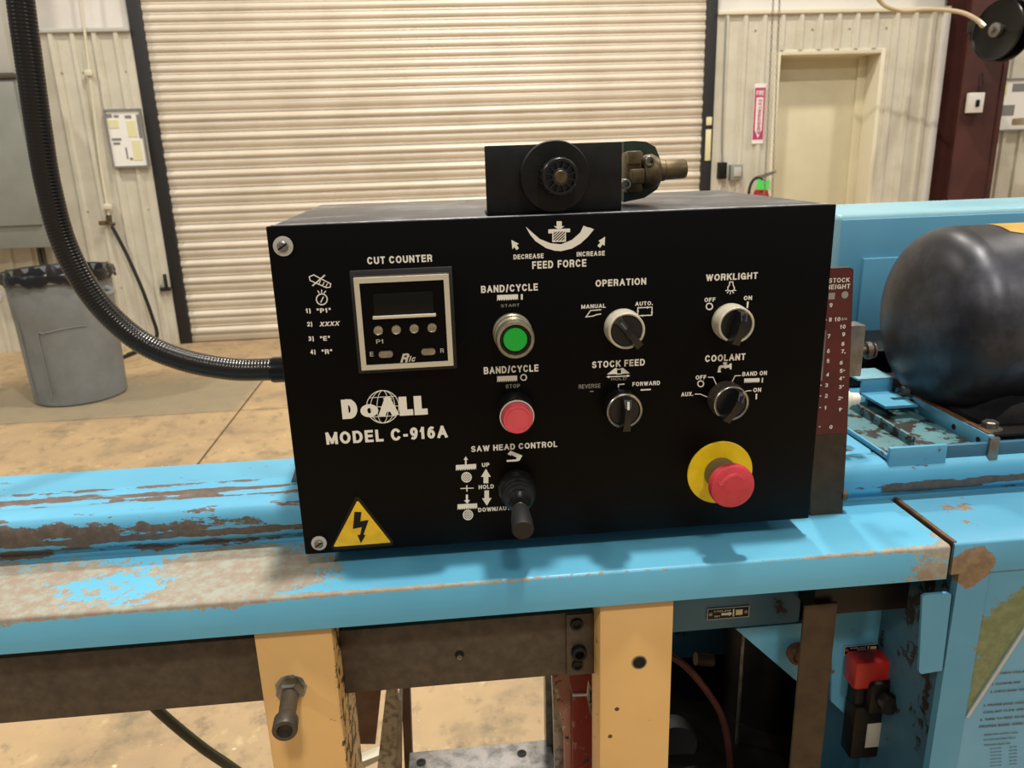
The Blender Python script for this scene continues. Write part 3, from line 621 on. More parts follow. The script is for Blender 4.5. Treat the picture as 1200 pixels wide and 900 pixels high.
# high voltage triangle
def z3(pts): return [(320+a*.3, 430+b*.3) for a, b in pts]
tr = mark(z3([(322,506),(338,508),(470,680),(466,696),(240,716),(228,704)]), mm='gloss', name='warning_sign')
mark(z3([(328,524),(334,525),(458,682),(456,686),(242,702),(237,699)]), tr, YF-.0004, 'yel_sign', 'yellow_triangle')
mark(z3([(318,566),(345,567),(341,603),(373,598),(353,655),(361,657),(343,688),(330,656),(340,656),(347,625),(312,632)]), tr, YF-.0008, 'black', 'lightning_bolt')
letter('178628', 445, 456, 637.6, 1.8, tr, YF-.0008, 'black', 0)
# screws with washers
for px, py, r_ in ((332, 288.5, 11), (374, 636, 9.5)):
    c = pp(px, py); k = r_*.00071
    s_ = obj('washer', lathe(bmesh.new(), c, (0,-1,0), [(k*.45,0),(k,0),(k,.0014),(k*.45,.0018)], 28), 'lgrey', cb)
    hd = lathe(bmesh.new(), c, (0,-1,0), [(k*.56,.0005),(k*.56,.003),(k*.4,.0042),(0,.0045)], 24); obj('screw_head', hd, 'steel', s_)
    obj('screw_slot', prism(bmesh.new(), [c+Vector((a, -.0042, b)) for a, b in ((-k*.5,-k*.22),(-k*.42,-k*.38),(k*.5,k*.22),(k*.42,k*.38))], (0,-.0006,0)), 'black', s_, False)
# ---- cut counter
def quad(pts, y): return [pp(a, b, y) for a, b in pts]
def rect(px0, py0, px1, py1, y):      # axis-aligned in the panel from two photo corners
    a, b = pp(px0, py0, y), pp(px1, py1, y); return min(a.x,b.x), max(a.x,b.x), min(a.z,b.z), max(a.z,b.z)
x0, x1, z0, z1_ = rect(409.5, 317, 536, 431, YF)
ct = obj('cut_counter', B(x0, x1, PY-.003, PY+.001, z0, z1_, .001), 'rubber', cb); ct['label'] = 'square digital cut counter with ivory bezel'
yc = PY-.0115
x0, x1, z0, z1_ = rect(414, 326.5, 531.5, 428.5, yc)
bmf = bmesh.new(); f = .0042
ring_poly(bmf, [(x0,yc,z0),(x1,yc,z0),(x1,yc,z1_),(x0,yc,z1_)], [(x0+f,yc,z0+f),(x1-f,yc,z0+f),(x1-f,yc,z1_-f),(x0+f,yc,z1_-f)], (0,.004,0)); obj('bezel', bmf, 'ivory', ct, False)
g_ = .004
obj('bezel_skirt', prism(bmesh.new(), [(x0-.0005,yc+.004,z0),(x1+.0005,yc+.004,z0),(x1+.0005,yc+.004,z1_+.0005),(x0-.0005,yc+.004,z1_+.0005)], (0,.009,0)), 'dsteel', ct, False)
yk = yc+.0012; obj('counter_face', B(x0+f, x1-f, yk, yk+.003, z0+f, z1_-f), 'black_pnl', ct, False)
def zc(a, b): return 390+a*.1778, 290+b*.1778
a = rect(*zc(262, 305), *zc(668, 440), yk); obj('display_window', B(a[0], a[1], yk-.0006, yk+.001, a[2], a[3], .0004), 'screen', ct)
q0, q1 = pp(*zc(265,458), yk), pp(*zc(680,440), yk); zz_ = (q0.z+q1.z)/2; obj('display_ledge', B(q0.x, q1.x, yk-.004, yk, zz_-.0013, zz_+.0011, .0004), 'ivory', ct)
for a, b in ((301,545),(419,540),(537,533),(654,527)):
    c = pp(*zc(a, b), yk); obj('key_button', lathe(bmesh.new(), c, (0,-1,0), [(.0038,0),(.0038,.0028),(.0032,.0034),(.0026,.003),(0,.0028)], 20), 'silver', ct)
for a, b in ((351,700),(630,683)):
    c = pp(*zc(a, b), yk); pts = [(c.x+.0032*(1 if math.cos(t_) > 0 else -1)+.0026*math.cos(t_), yk, c.z+.0027*math.sin(t_)) for t_ in [2*math.pi*(i+.5)/20 for i in range(20)]]
    obj('key_button', prism(bmesh.new(), pts, (0,-.003,0)), 'silver', ct)
letter('P1', 441, 449.4, 402.6, 5, ct, yk-.0001, 'lgrey', 0); letter('E', 433.7, 437.9, 417.5, 5.2, ct, yk-.0001, 'lgrey', 0); letter('R', 516.2, 520.2, 413.4, 5.2, ct, yk-.0001, 'lgrey', 0)
letter('R', 469, 480.5, 424.8, 10.5, ct, yk-.0001, 'ivory', .02, .3); letter('lc', 479, 487.5, 423.6, 6.6, ct, yk-.0001, 'ivory', .015, .3)
# ---- start and stop push buttons
def cpt(px, py): return pp(px, py, PY)
c = cpt(600.2, 389); ax_ = (0, -1, 0)
sb = obj('start_button', lathe(bmesh.new(), c, ax_, [(.0165,0),(.0165,.005),(.0155,.006),(.0155,.011),(.0162,.012),(.0162,.016),(.0152,.017),(.0152,.022),(.0158,.023),(.0158,.028),(.0150,.0305),(.0128,.0305),(.0122,.026),(.0122,.02)], 36), 'silver', cb); sb['label'] = 'green illuminated start button with ribbed metal ring'
obj('inner_ring', lathe(bmesh.new(), c, ax_, [(.0122,.019),(.0122,.0285),(.0108,.029),(.0104,.024)], 36), 'rubber', sb); obj('lens', lathe(bmesh.new(), c, ax_, [(.0103,.018),(.0103,.027),(.0096,.0283),(0,.0288)], 36), 'green', sb)
c = cpt(603.2, 479.5)
sb = obj('stop_button', lathe(bmesh.new(), c, ax_, [(.0162,0),(.0162,.008),(.0155,.017),(.0150,.019),(.0146,.0195)], 36), 'knob', cb); sb['label'] = 'coral red flush stop push button'
obj('inner_ring', lathe(bmesh.new(), c, ax_, [(.0146,.018),(.0147,.0205),(.0136,.0208),(.0134,.018)], 36, False), 'ivory', sb)
obj('cap', lathe(bmesh.new(), c, ax_, [(.0130,.015),(.0130,.026),(.0120,.0282),(.0102,.0283),(.0098,.0276),(0,.0272)], 36), 'red', sb)
# ---- selector switches
def selector(px, py, ang, mcol, rim, tick, lab):
    c = cpt(px, py)
    s = obj('selector_switch', lathe(bmesh.new(), c, ax_, [(.0160,0),(.0163,.004),(.0160,.009),(.0156,.0145)], 40), mcol, cb); s['label'] = lab
    obj('bezel_ring', lathe(bmesh.new(), c, ax_, [(.0157,.013),(.0155,.0162),(.0148,.0168),(.0136,.0164),(.0134,.013)], 40, False), rim, s)
    obj('dial', lathe(bmesh.new(), c, ax_, [(.0134,.011),(.0134,.0148),(.0126,.0154),(0,.0154)], 40), 'knob', s)
    d = Vector((math.sin(ang), 0, math.cos(ang))); e = Vector((d.z, 0, -d.x)); bm = bmesh.new()
    sec = [(-.0052,.0150),(-.0030,.0150),(.0,.0),]
    rows = [(-.0158,.0044,.016,.020),(-.0150,.0046,.014,.026),(-.006,.0036,.014,.029),(.006,.0036,.014,.028),(.0125,.0044,.014,.024),(.0132,.0040,.014,.016)]
    rings = []
    for (s_, hw, y0, y1) in rows:
        o_ = c+d*s_
        rings.append([bm.verts.new(o_+e*k_*hw*m_+Vector((0,-y_,0))) for k_, m_, y_ in ((-1,1,y0),(-1,.72,y1),(1,.72,y1),(1,1,y0))])
    for p_, q_ in zip(rings, rings[1:]):
        for i in range(4): bm.faces.new((p_[i], p_[(i+1) % 4], q_[(i+1) % 4], q_[i]))
    bm.faces.new(rings[0]); bm.faces.new(rings[-1]); kn = obj('lever', bm, 'knob', s, True, 25)
    o_ = c+d*.0088; y1 = .0272
    obj('pointer_mark', prism(bmesh.new(), [o_+d*a+e*b+Vector((0,-y1+a*.22,0)) for a, b in ((-.0036,-.0009),(.003,-.0009),(.003,.0009),(-.0036,.0009))], (0,-.0006,0)), tick, s, False)
selector(729.3, 383, math.radians(-38), 'ivory', 'ivory', 'steel', 'ivory ringed selector switch turned to the left')
selector(727.2, 475, math.radians(2), 'knob', 'chrome', 'white', 'black selector switch with thin silver ring and white tick')
selector(855, 376.5, math.radians(14), 'ivory', 'ivory', 'knob', 'ivory ringed selector switch turned slightly right')
selector(849.5, 466.5, math.radians(30), 'dsteel', 'chrome', 'knob', 'worn dark selector switch with four printed positions')
# ---- joystick
c = cpt(605.5, 571)
js = obj('joystick', lathe(bmesh.new(), c, ax_, [(.0172,0),(.0172,.006),(.0160,.008)], 36), 'knob', cb); js['label'] = 'black joystick lever with ribbed rubber boot'
tip = at(613, 622, Y=.560); root = c+Vector((0,-.008,0)); d = (tip-root); L = d.length
bt = lathe(bmesh.new(), root, d+Vector((0,-.03,.012)), [(.0165,-.003),(.0168,.002),(.0150,.005),(.0156,.008),(.0138,.0105),(.0142,.0135),(.0122,.016),(.0126,.019),(.0104,.0215),(.0106,.024),(.0080,.027),(.0066,.031)], 32)
obj('rubber_boot', bt, 'knob', js); obj('collar', lathe(bmesh.new(), root+d*.36, d, [(.0062,0),(.0075,.002),(.0075,.007),(.0062,.009)], 24), 'brass', js)
obj('grip', lathe(bmesh.new(), root+d*.47, d, [(.0062,0),(.0072,.002),(.0088,L*.30),(.0090,L*.50),(.0082,L*.53),(0,L*.535)], 28), 'rubber', js)
# ---- emergency stop
c = cpt(843.2, 553.2)
es = obj('emergency_stop', lathe(bmesh.new(), c, ax_, [(.0303,0),(.0303,.0014),(.0298,.0018),(.010,.0018)], 56), 'yellow', cb); es['label'] = 'red mushroom emergency stop button on yellow disc'
obj('collar', lathe(bmesh.new(), c, ax_, [(.0150,.0018),(.0150,.010),(.0142,.012),(.0142,.022),(.0120,.026)], 40), 'olive', es)
obj('mushroom_head', lathe(bmesh.new(), c, ax_, [(.0125,.022),(.0190,.0245),(.0202,.028),(.0202,.031),(.0192,.0335),(.0150,.0352),(0,.0362)], 48), 'red_es', es)
hc_ = c+Vector((0,-.0358,0)); arc = []
for i in range(9): t_ = math.radians(150-i*14); arc.append((.0135*math.cos(t_), .0135*math.sin(t_)))
for i in range(9): t_ = math.radians(38+i*14); arc.append((.0108*math.cos(t_), .0108*math.sin(t_)))
obj('turn_arrow', prism(bmesh.new(), [hc_+Vector((a, .0004, b)) for a, b in arc], (0,-.0006,0)), 'red', es, False)
obj('turn_arrow_tip', prism(bmesh.new(), [hc_+Vector((a, .0006, b)) for a, b in ((-.0140,.0075),(-.0085,.0045),(-.0125,.0030))], (0,-.0006,0)), 'red', es, False)
# conduit connector on the box side
gz = at(331, 433, Y=.88).z; gx = at(316, 433, Y=.88).x; obj('conduit_gland', lathe(bmesh.new(), (PX0+.002, .88, gz), (-1,0,0), [(.0175,0),(.0175,.006),(.0150,.007),(.0150,PX0-gx-.003),(.0140,PX0-gx)], 28), 'gloss', cb)

# ================================================================== FLEXIBLE CONDUIT
pc = [(331, 433), (318, 433), (270, 432.5), (212, 421), (160, 397), (112, 351), (77, 290), (57, 220), (45, 150), (35, 80), (24, 0), (14, -90)]
path = spline([(PX0-.012, .88, at(331, 433, Y=.88).z)]+[at(a, b, Y=.88) for a, b in pc], 40)
# resample so that the ribs are even
acc = [0.]
for a, b in zip(path, path[1:]): acc.append(acc[-1]+(b-a).length)
def samp(s):
    for i in range(len(acc)-1):
        if acc[i+1] >= s:
            t_ = (s-acc[i])/max(1e-9, acc[i+1]-acc[i]); return path[i].lerp(path[i+1], t_)
    return path[-1]
N_ = int(acc[-1]/.0009); rp = [samp(i*acc[-1]/N_) for i in range(N_+1)]
tag(obj('flexible_conduit', tube(bmesh.new(), rp, lambda i: .0129+(.00022 if (i % 4) in (0, 1) else -.0001), 20), 'conduit', None, True, 80), 'thick ribbed black flexible conduit curving down into the control box', 'conduit')

# ================================================================== FEED FORCE VALVE ON THE BOX
t = thing('feed_force_valve', 'black bracket with round dial and brass valve on top of the control box', 'valve', (.094, .66, PZ1))
y0 = .648
obj('bracket', B(.0375, .1505, y0, y0+.004, PZ1+.0005, 1.3555, .001), 'black_box', t)
obj('bracket_foot', B(.0375, .1505, y0, y0+.035, PZ1, PZ1+.003, .001), 'black_box', t)
dc = at(650.5, 207, Y=.636); dl = obj('dial', lathe(bmesh.new(), Vector((dc.x, y0, dc.z)), ax_, [(.0270,.002),(.0282,.003),(.0284,.012),(.0276,.0135),(.008,.0140)], 56), 'black_box', t)
kc = Vector((dc.x+.0016, y0-.013, dc.z+.0003))
kb = obj('adjusting_knob', lathe(bmesh.new(), kc, ax_, [(.0135,0),(.0148,.002),(.0148,.016),(.0138,.0178),(.0118,.0178),(.0115,.013),(.0068,.013),(.0066,.0178),(.0056,.0182)], 40), 'knob', t)
for i in range(20):
    a = 2*math.pi*i/20; e = Vector((math.cos(a), 0, math.sin(a))); f_ = Vector((-e.z, 0, e.x))
    o_ = kc+e*.0147; obj('grip_rib', prism(bmesh.new(), [o_+f_*.0011+Vector((0,-.001,0)), o_+e*.0009+Vector((0,-.001,0)), o_-f_*.0011+Vector((0,-.001,0))], (0,-.0145,0)), 'knob', kb, False)
for i in range(12):
    a = 2*math.pi*(i+.5)/12; e = Vector((math.cos(a), 0, math.sin(a))); f_ = Vector((-e.z, 0, e.x))*.0006; o_ = kc+Vector((0,-.0128,0))
    obj('spoke', prism(bmesh.new(), [o_+e*.0066+f_, o_+e*.0118+f_, o_+e*.0118-f_, o_+e*.0066-f_], (0,-.0042,0)), 'knob', kb, False)
obj('shaft', lathe(bmesh.new(), kc, ax_, [(.0052,.010),(.0052,.0195),(.0044,.0205),(0,.0206)], 28), 'brass', kb)
# green casting and brass body behind, to the right
yv = .700
gp = [(731,166),(742,165),(757,166),(768,172),(776,192),(778,205),(770,222),(755,232),(731,237)]
obj('green_casting', prism(bmesh.new(), [at(a, b, Y=yv+.012) for a, b in gp], (0,.03,0)), 'greenb', t, True, 50)
def vb(px0, py0, px1, py1, ya, yb_, mm, bev=.001, nm='valve_body'):
    a, b = at(px0, py0, Y=ya), at(px1, py1, Y=ya); return obj(nm, B(a.x, b.x, ya, yb_, b.z, a.z, bev), mm, t)
vb(734, 178, 754, 226, yv-.006, yv+.014, 'brass', .003); vb(737, 177, 752, 192, yv-.012, yv, 'brass', .0012); vb(740, 198, 756, 215, yv-.014, yv, 'brass', .0015, 'hex_nut')
a = at(752, 202, Y=yv); b = at(772, 200, Y=yv); cyl_ = lathe(bmesh.new(), a, b-a, [(.0135,0),(.0150,.004),(.0150,.010),(.0125,.014),(.011,(b-a).length)], 28); obj('valve_bonnet', cyl_, 'brass', t)
a = at(771, 200, Y=yv); b = at(803, 197.5, Y=yv); L = (b-a).length; st = obj('valve_stem', lathe(bmesh.new(), a, b-a, [(.0095,0),(.0095,L*.2),(.0086,L*.25),(.0086,L*.92),(.0078,L),(0,L)], 28), 'brass', t)
obj('stem_key', B(at(781,0,Y=yv).x, at(795,0,Y=yv).x, yv-.003, yv+.003, at(0,188.6,Y=yv).z-.0225, at(0,188.6,Y=yv).z-.019, .0006), 'brass', t)
for px, py in ((762, 189), (734, 216)):
    c = at(px, py, Y=yv-.016); s_ = obj('cap_screw', lathe(bmesh.new(), c+Vector((0,.012,0)), ax_, [(.0046,0),(.0046,.011),(.004,.012),(.0028,.012),(.0026,.008),(0,.008)], 20), 'steel', t)

# ================================================================== SAW TABLE, BED, RIGHT CABINET
ZT = .993
tb = thing('saw_table', 'long light blue worn steel saw table running under the control box', 'saw table', (-.3, .64, .959))
th = .004
prof = [(.6905, ZT), (.5945, ZT), (.5922, ZT-.0007), (.5912, ZT-.0025), (.5910, ZT-.034), (.5950, ZT-.034), (.5950, ZT-th), (.6905, ZT-th)]
obj('table_top', extr_x(bmesh.new(), prof, -1.3, .4465), 'table', tb, True, 50)
obj('end_flange', B(.4425, .4465, .5952, .6905, ZT-.034, ZT-th), 'table', tb, False)
bd = thing('saw_bed', 'worn blue ribbed saw bed with bare brown ways behind the table', 'saw bed', (-.2, .74, .95))
prof = [(.6925, .955), (.6925, .999), (.6870, 1.003), (.6838, 1.008), (.6830, 1.016), (.6838, 1.026), (.6868, 1.0335), (.6915, 1.0365), (.7130, 1.0372), (.7150, 1.0360), (.7175, 1.0360), (.7195, 1.0375), (.7290, 1.0378), (.7310, 1.0366), (.7400, 1.0366), (.7425, 1.0385), (.7470, 1.0385), (.7490, 1.0375), (.7930, 1.0400), (.7955, 1.0385), (.7960, .955)]
obj('bed_casting', extr_x(bmesh.new(), prof, -1.3, .30), 'bed', bd, True, 40)
pr2 = [(y_, z_) for y_, z_ in prof if y_ < .72]+[(1.30, 1.0375), (1.30, .955)]
obj('bed_casting', extr_x(bmesh.new(), pr2, .30, 1.3), 'bed', bd, True, 40)
obj('mounting_bracket', prism(bmesh.new(), [at(330, 583, Y=.735), at(347, 578, Y=.735), at(352, 545, Y=.735), at(346, 549, Y=.735), at(338, 575, Y=.735)], (0,.02,0)), 'steel', bd, False)
# right cabinet
rcab = thing('saw_base_cabinet', 'stained blue machine cabinet with instruction sheet at the right edge', 'cabinet', (.7, .64, 0))
XS = .4505
prof = [(.6905, ZT+.002), (.5945, ZT+.002), (.5922, ZT+.0013), (.5912, ZT-.0005), (.5910, ZT-.03), (.5950, ZT-.03), (.5950, ZT-.002), (.6905, ZT-.002)]
obj('cabinet_top', extr_x(bmesh.new(), prof, XS, 1.3), 'cab', rcab, True, 50)
obj('edge_strip', B(XS-.0005, XS+.0035, .5935, .6905, ZT-.004, ZT+.0028, .0008), 'rusty', rcab)
cxl = at(1124, 668, Y=.592).x
obj('front_stile', B(cxl, cxl+.030, .5914, .6, .0, ZT-.0302), 'cab', rcab, False)
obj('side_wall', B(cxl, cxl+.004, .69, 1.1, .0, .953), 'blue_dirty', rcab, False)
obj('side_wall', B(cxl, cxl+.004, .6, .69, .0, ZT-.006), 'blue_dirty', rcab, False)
obj('front_panel', B(cxl+.0302, 1.3, .5935, .598, .0, ZT-.0302), 'cabf', rcab, False)
q = at(1131, 840, Y=.5925); q2 = at(1200, 735, Y=.5925); q3 = at(1119, 898, Y=.5925)
sh = obj('instruction_sheet', prism(bmesh.new(), [(q.x, .5935, q.z), (q2.x, .5935, q2.z), (q2.x+.08, .5935, q2.z+.05), (q2.x+.08, .5935, .70), (q3.x, .5935, .70), (q3.x, .5935, q3.z)], (0,-.001,0)), 'sheet', rcab, False)
obj('sheet_edge', prism(bmesh.new(), [(q.x, .5925, q.z), (q2.x, .5925, q2.z), (q2.x+.003, .5925, q2.z-.001), (q.x+.003, .5925, q.z-.001)], (0,-.0012,0)), 'lgrey', rcab, False)
obj('door_gap', prism(bmesh.new(), [at(1131, 822, Y=.5934), at(1134, 822, Y=.5934), at(1121, 898, Y=.5934), at(1117, 898, Y=.5934)], (0,-.0004,0)), 'oil', rcab, False)
def sheet_text(s, xl, yb, cap, xr=None, bold=.01):
    a = at(xl, yb, Y=.5924); n_ = len(s); wd = (at(xr, yb, Y=.5924).x-a.x) if xr else n_*cap*.00062
    obj('lettering', text_bm(s, (a.x, .5923, a.z), (1,0,0), (0,0,1), wd, cap*.00075, bold), 'dsteel', sh, False)
for s, xl, yb, cap in (('CHECK COOLANT LEVEL', 1172, 790, 3.4), ('1. CLEAN BLADE', 1162, 803, 3.4), ('2. CHECK BAND TENSION', 1160, 812, 3.4), ('3. PROPER BAND SPEED', 1152, 828, 3.6), ('   COOLANT FLOW AND', 1152, 836, 3.6), ('4. TURN TO FEED ADJUST', 1148, 845, 3.8), ('   PROPER BAND ANGLE', 1147, 853, 4.0), ('OPERATING INSTRUCTIONS', 1153, 862, 2.6), ('TO STOP MACHINE PRESS', 1152, 868, 2.6), ('POSITION SELECTOR', 1153, 874, 2.6)):
    sheet_text(s, xl, yb, cap)
for i in range(6): sheet_text('ALLOY 1018', 1160, 878+i*4, 1.9); sheet_text('125 FPM', 1182, 876+i*4, 1.9)
# folded blue tab
tp = [(1081,700),(1085,697),(1112,695),(1115,697),(1104,786),(1080,790),(1077,787)]
obj('folded_tab', prism(bmesh.new(), [at(a, b, Y=.5915) for a, b in tp], (0,.003,0)), 'cab', rcab, False)
# apparatus under the table at right ------------------------------------------------
ub = thing('saw_pedestal', 'grimy blue machine frame in the shadow under the saw table', 'machine frame', (.35, .7, 0))
z_a, z_b = at(860, 737, Y=.665).z, .9545
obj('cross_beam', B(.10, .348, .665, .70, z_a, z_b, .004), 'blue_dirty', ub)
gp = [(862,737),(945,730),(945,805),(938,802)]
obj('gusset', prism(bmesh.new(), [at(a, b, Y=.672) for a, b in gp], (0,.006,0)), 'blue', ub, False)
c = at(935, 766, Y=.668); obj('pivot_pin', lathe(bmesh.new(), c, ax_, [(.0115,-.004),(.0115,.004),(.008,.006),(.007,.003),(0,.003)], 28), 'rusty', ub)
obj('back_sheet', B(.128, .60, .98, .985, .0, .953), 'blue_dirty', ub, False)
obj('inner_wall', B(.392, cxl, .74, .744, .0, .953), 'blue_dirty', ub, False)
fp = [(976,716),(1056,712),(1052,770),(1038,850),(1000,846),(974,822)]
obj('front_sheet', prism(bmesh.new(), [at(a, b, Y=.70) for a, b in fp], (0,.004,0)), 'blue', ub, False)
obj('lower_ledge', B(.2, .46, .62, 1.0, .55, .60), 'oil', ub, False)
def dataplate(px, py, y, wpx, hpx, par, mmb='black'):
    a, b = at(px-wpx/2, py+hpx/2, Y=y), at(px+wpx/2, py-hpx/2, Y=y); W, H = b.x-a.x, b.z-a.z; y_ = y-.001
    pl = obj('data_plate', B(a.x, b.x, y_, y, a.z, b.z, .0004), 'black', par); pl['label'] = 'small black data plate with arrow'
    bm = bmesh.new(); e = .0007
    ring_poly(bm, [(a.x,y_,a.z),(b.x,y_,a.z),(b.x,y_,b.z),(a.x,y_,b.z)], [(a.x+e,y_,a.z+e),(b.x-e,y_,a.z+e),(b.x-e,y_,b.z-e),(a.x+e,y_,b.z-e)], (0,-.0003,0)); obj('border', bm, 'lgrey', pl, False)
    P_ = lambda u, v: (a.x+u*W, y_, a.z+v*H)
    obj('printed_arrow', prism(bmesh.new(), [P_(u, v) for u, v in ((.34,.32),(.52,.32),(.52,.22),(.60,.42),(.52,.62),(.52,.52),(.34,.52))], (0,-.0003,0)), 'paper', pl, False)
    obj('printed_bar', prism(bmesh.new(), [P_(u, v) for u, v in ((.61,.15),(.64,.15),(.64,.82),(.61,.82))], (0,-.0003,0)), 'paper', pl, False)
    obj('printed_block', prism(bmesh.new(), [P_(u, v) for u, v in ((.68,.25),(.84,.25),(.84,.72),(.68,.72))], (0,-.0003,0)), 'pale', pl, False)
    obj('lettering', text_bm('COOLANT', P_(.16,.66), (1,0,0), (0,0,1), W*.4, H*.14, 0), 'paper', pl, False); obj('lettering', text_bm('RET', P_(.18,.2), (1,0,0), (0,0,1), W*.13, H*.14, 0), 'paper', pl, False)
    for u in (.08, .92): obj('rivet', lathe(bmesh.new(), P_(u, .5), ax_, [(H*.17,0),(H*.15,.0006),(0,.0008)], 14), 'steel', pl)
dataplate(853, 717.5, .665, 50, 17, ub); dataplate(1011, 760, .70, 46, 14, ub)
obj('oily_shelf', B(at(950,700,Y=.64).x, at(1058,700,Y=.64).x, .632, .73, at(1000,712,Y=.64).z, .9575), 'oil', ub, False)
# red brown steel post in front
x0 = at(943, 712, Y=.625); x1 = at(977, 710, Y=.625)
tag(obj('steel_post', B(x0.x, x1.x+.004, .625, .6285, 0, x0.z+.002, .0008), 'bsteel'), 'bare brown steel post right of the yellow supports under the table', 'post')
# red limit switch
sw = thing('limit_switch', 'oily black limit switch with red cover beside the brown steel post', 'switch', at(1030, 880, Y=.66))
def sbx(nm, px0, py0, px1, py1, ya, yb_, mm, bev=.002):
    a, b = at(px0, py0, Y=ya), at(px1, py1, Y=ya); return obj(nm, B(a.x, b.x, ya, yb_, b.z, a.z, bev), mm, sw)
sbx('red_cover', 1004, 778, 1052, 806, .674, .6995, 'redsw', .005); sbx('switch_body', 1003, 830, 1046, 886, .676, .6995, 'oil', .003)
sbx('switch_head', 1022, 803, 1052, 836, .668, .6995, 'oil', .005); sbx('cable_clamp', 1004, 806, 1024, 838, .68, .6995, 'oil', .003)
sbx('paper_label', 1017, 849, 1040, 874, .6752, .6765, 'label', .0003)
c = at(1037, 820, Y=.668); obj('knob', lathe(bmesh.new(), c, ax_, [(.010,-.004),(.0115,.006),(.0105,.012),(0,.013)], 22), 'knob', sw)
c = at(1060, 815, Y=.67); obj('lever_hub', lathe(bmesh.new(), c, ax_, [(.012,-.006),(.012,.004),(.006,.008),(0,.009)], 22), 'oil', sw)
obj('lever_arm', prism(bmesh.new(), [at(a, b, Y=.668) for a, b in ((1058,812),(1072,822),(1080,845),(1074,850),(1062,834))], (0,.008,0)), 'oil', sw)
obj('rust_patch', prism(bmesh.new(), [at(a, b, Y=.739) for a, b in ((1075,770),(1092,800),(1090,830),(1080,850),(1066,840),(1062,800))], (0,-.0008,0)), 'rusty', ub, False)
# coolant pump parts deep in the shadow
pm = thing('coolant_pump', 'dark oily hydraulic cylinder and valve block deep under the saw table', 'pump', (.3, .85, .6))
a = at(905, 850, Y=.85); obj('cylinder', lathe(bmesh.new(), (a.x, .87, .60), (0,0,1), [(.0,0),(.062,0),(.062,.20),(.058,.205),(0,.205)], 32), 'oil', pm)
obj('tie_rod', cyl(bmesh.new(), (at(868,800,Y=.80).x, .80, .60), (at(868,800,Y=.80).x, .80, .83), .0025, None, 12), 'steel', pm)
obj('cylinder_head', B(at(838,0,Y=.82).x, a.x+.07, .80, .93, .805, .83, .003), 'oil', pm)
obj('valve_block', B(at(840,0,Y=.82).x, at(905,0,Y=.82).x-.01, .80, .86, .83, .872, .004), 'oil', pm)
obj('hose_fitting', cyl(bmesh.new(), at(815, 772, Y=.80), at(835, 774, Y=.80), .008), 'bsteel', pm)
hp = [at(a, b, Y=.76) for a, b in ((785,768),(800,778),(815,793),(832,815),(846,840),(853,870),(856,900),(857,940))]
tag(obj('coolant_hose', tube(bmesh.new(), spline(hp, 6), .0042, 10), 'hosered'), 'thin red brown hose curving down in the shadow beside the yellow support', 'hose')
w_ = thing('pulley_wheel', 'small dark wheel peeking from behind the right yellow support', 'wheel', at(788, 860, Y=.80)); c = at(786, 868, Y=.80)
obj('tyre', lathe(bmesh.new(), c, ax_, [(.022,-.01),(.031,-.012),(.033,-.006),(.033,.006),(.031,.012),(.022,.01)], 32), 'rubber', w_)
obj('wheel_disc', lathe(bmesh.new(), c, ax_, [(.0225,-.006),(.0225,.004),(.010,.006),(.008,.009),(0,.009)], 28), 'galv', w_)
# ================================================================== SUPPORTS UNDER THE TABLE
YP = .600
def post(pxa, pxb, label):
    a, b = at(pxa, 745 if pxa < 500 else 712, Y=YP), at(pxb, 740 if pxa < 500 else 707, Y=YP)
    t = thing('support_post', label, 'post', ((a.x+b.x)/2, YP+.04, 0), 'cream yellow table supports')
    obj('post_body', B(a.x, b.x, YP, YP+(.085 if pxa < 500 else .040), 0, .9535, .002), 'tan', t); return t, a.x, b.x
t1, xa, xb = post(297, 389, 'cream yellow steel support post with long socket bolt sticking out')
c = at(341, 806, Y=YP)
nt_ = lathe(bmesh.new(), c, ax_, [(.0118,0),(.0118,.009),(.0095,.0105),(.0075,.0105)], 6); obj('hex_nut', nt_, 'steel', t1, True, 20)
ws = lathe(bmesh.new(), c, ax_, [(.0145,0),(.0140,.0004),(.008,.0004)], 9); obj('bare_patch', ws, 'galv', t1)
tip = at(333.5, 857, Y=.545); d = tip-c; L = d.length
obj('bolt_shank', lathe(bmesh.new(), c, d, [(.0078,.004),(.0074,L*.62),(.0086,L*.72)], 24), 'dsteel', t1)
obj('socket_head', lathe(bmesh.new(), c, d, [(.0086,L*.70),(.0103,L*.76),(.0105,L*.98),(.0098,L),(.0066,L),(.0062,L-.006),(0,L-.006)], 28), 'dsteel', t1)
t2, xa2, xb2 = post(703, 790, 'cream yellow steel support post with one black socket hole and chips')
c = at(749, 776, Y=YP); obj('socket_hole_rim', lathe(bmesh.new(), c, ax_, [(.0072,0),(.0072,.0006),(.0060,.0007),(.0060,-.0)], 28), 'steel', t2); obj('socket_screw', lathe(bmesh.new(), c, ax_, [(.0058,0),(.0058,.0004),(0,.0002)], 28), 'black', t2)
for px, py in ((723, 831), (715, 863)): c = at(px, py, Y=YP); obj('chip', lathe(bmesh.new(), c, ax_, [(.0024,0),(.002,.0003),(0,.0003)], 7), 'rusty', t2, False)
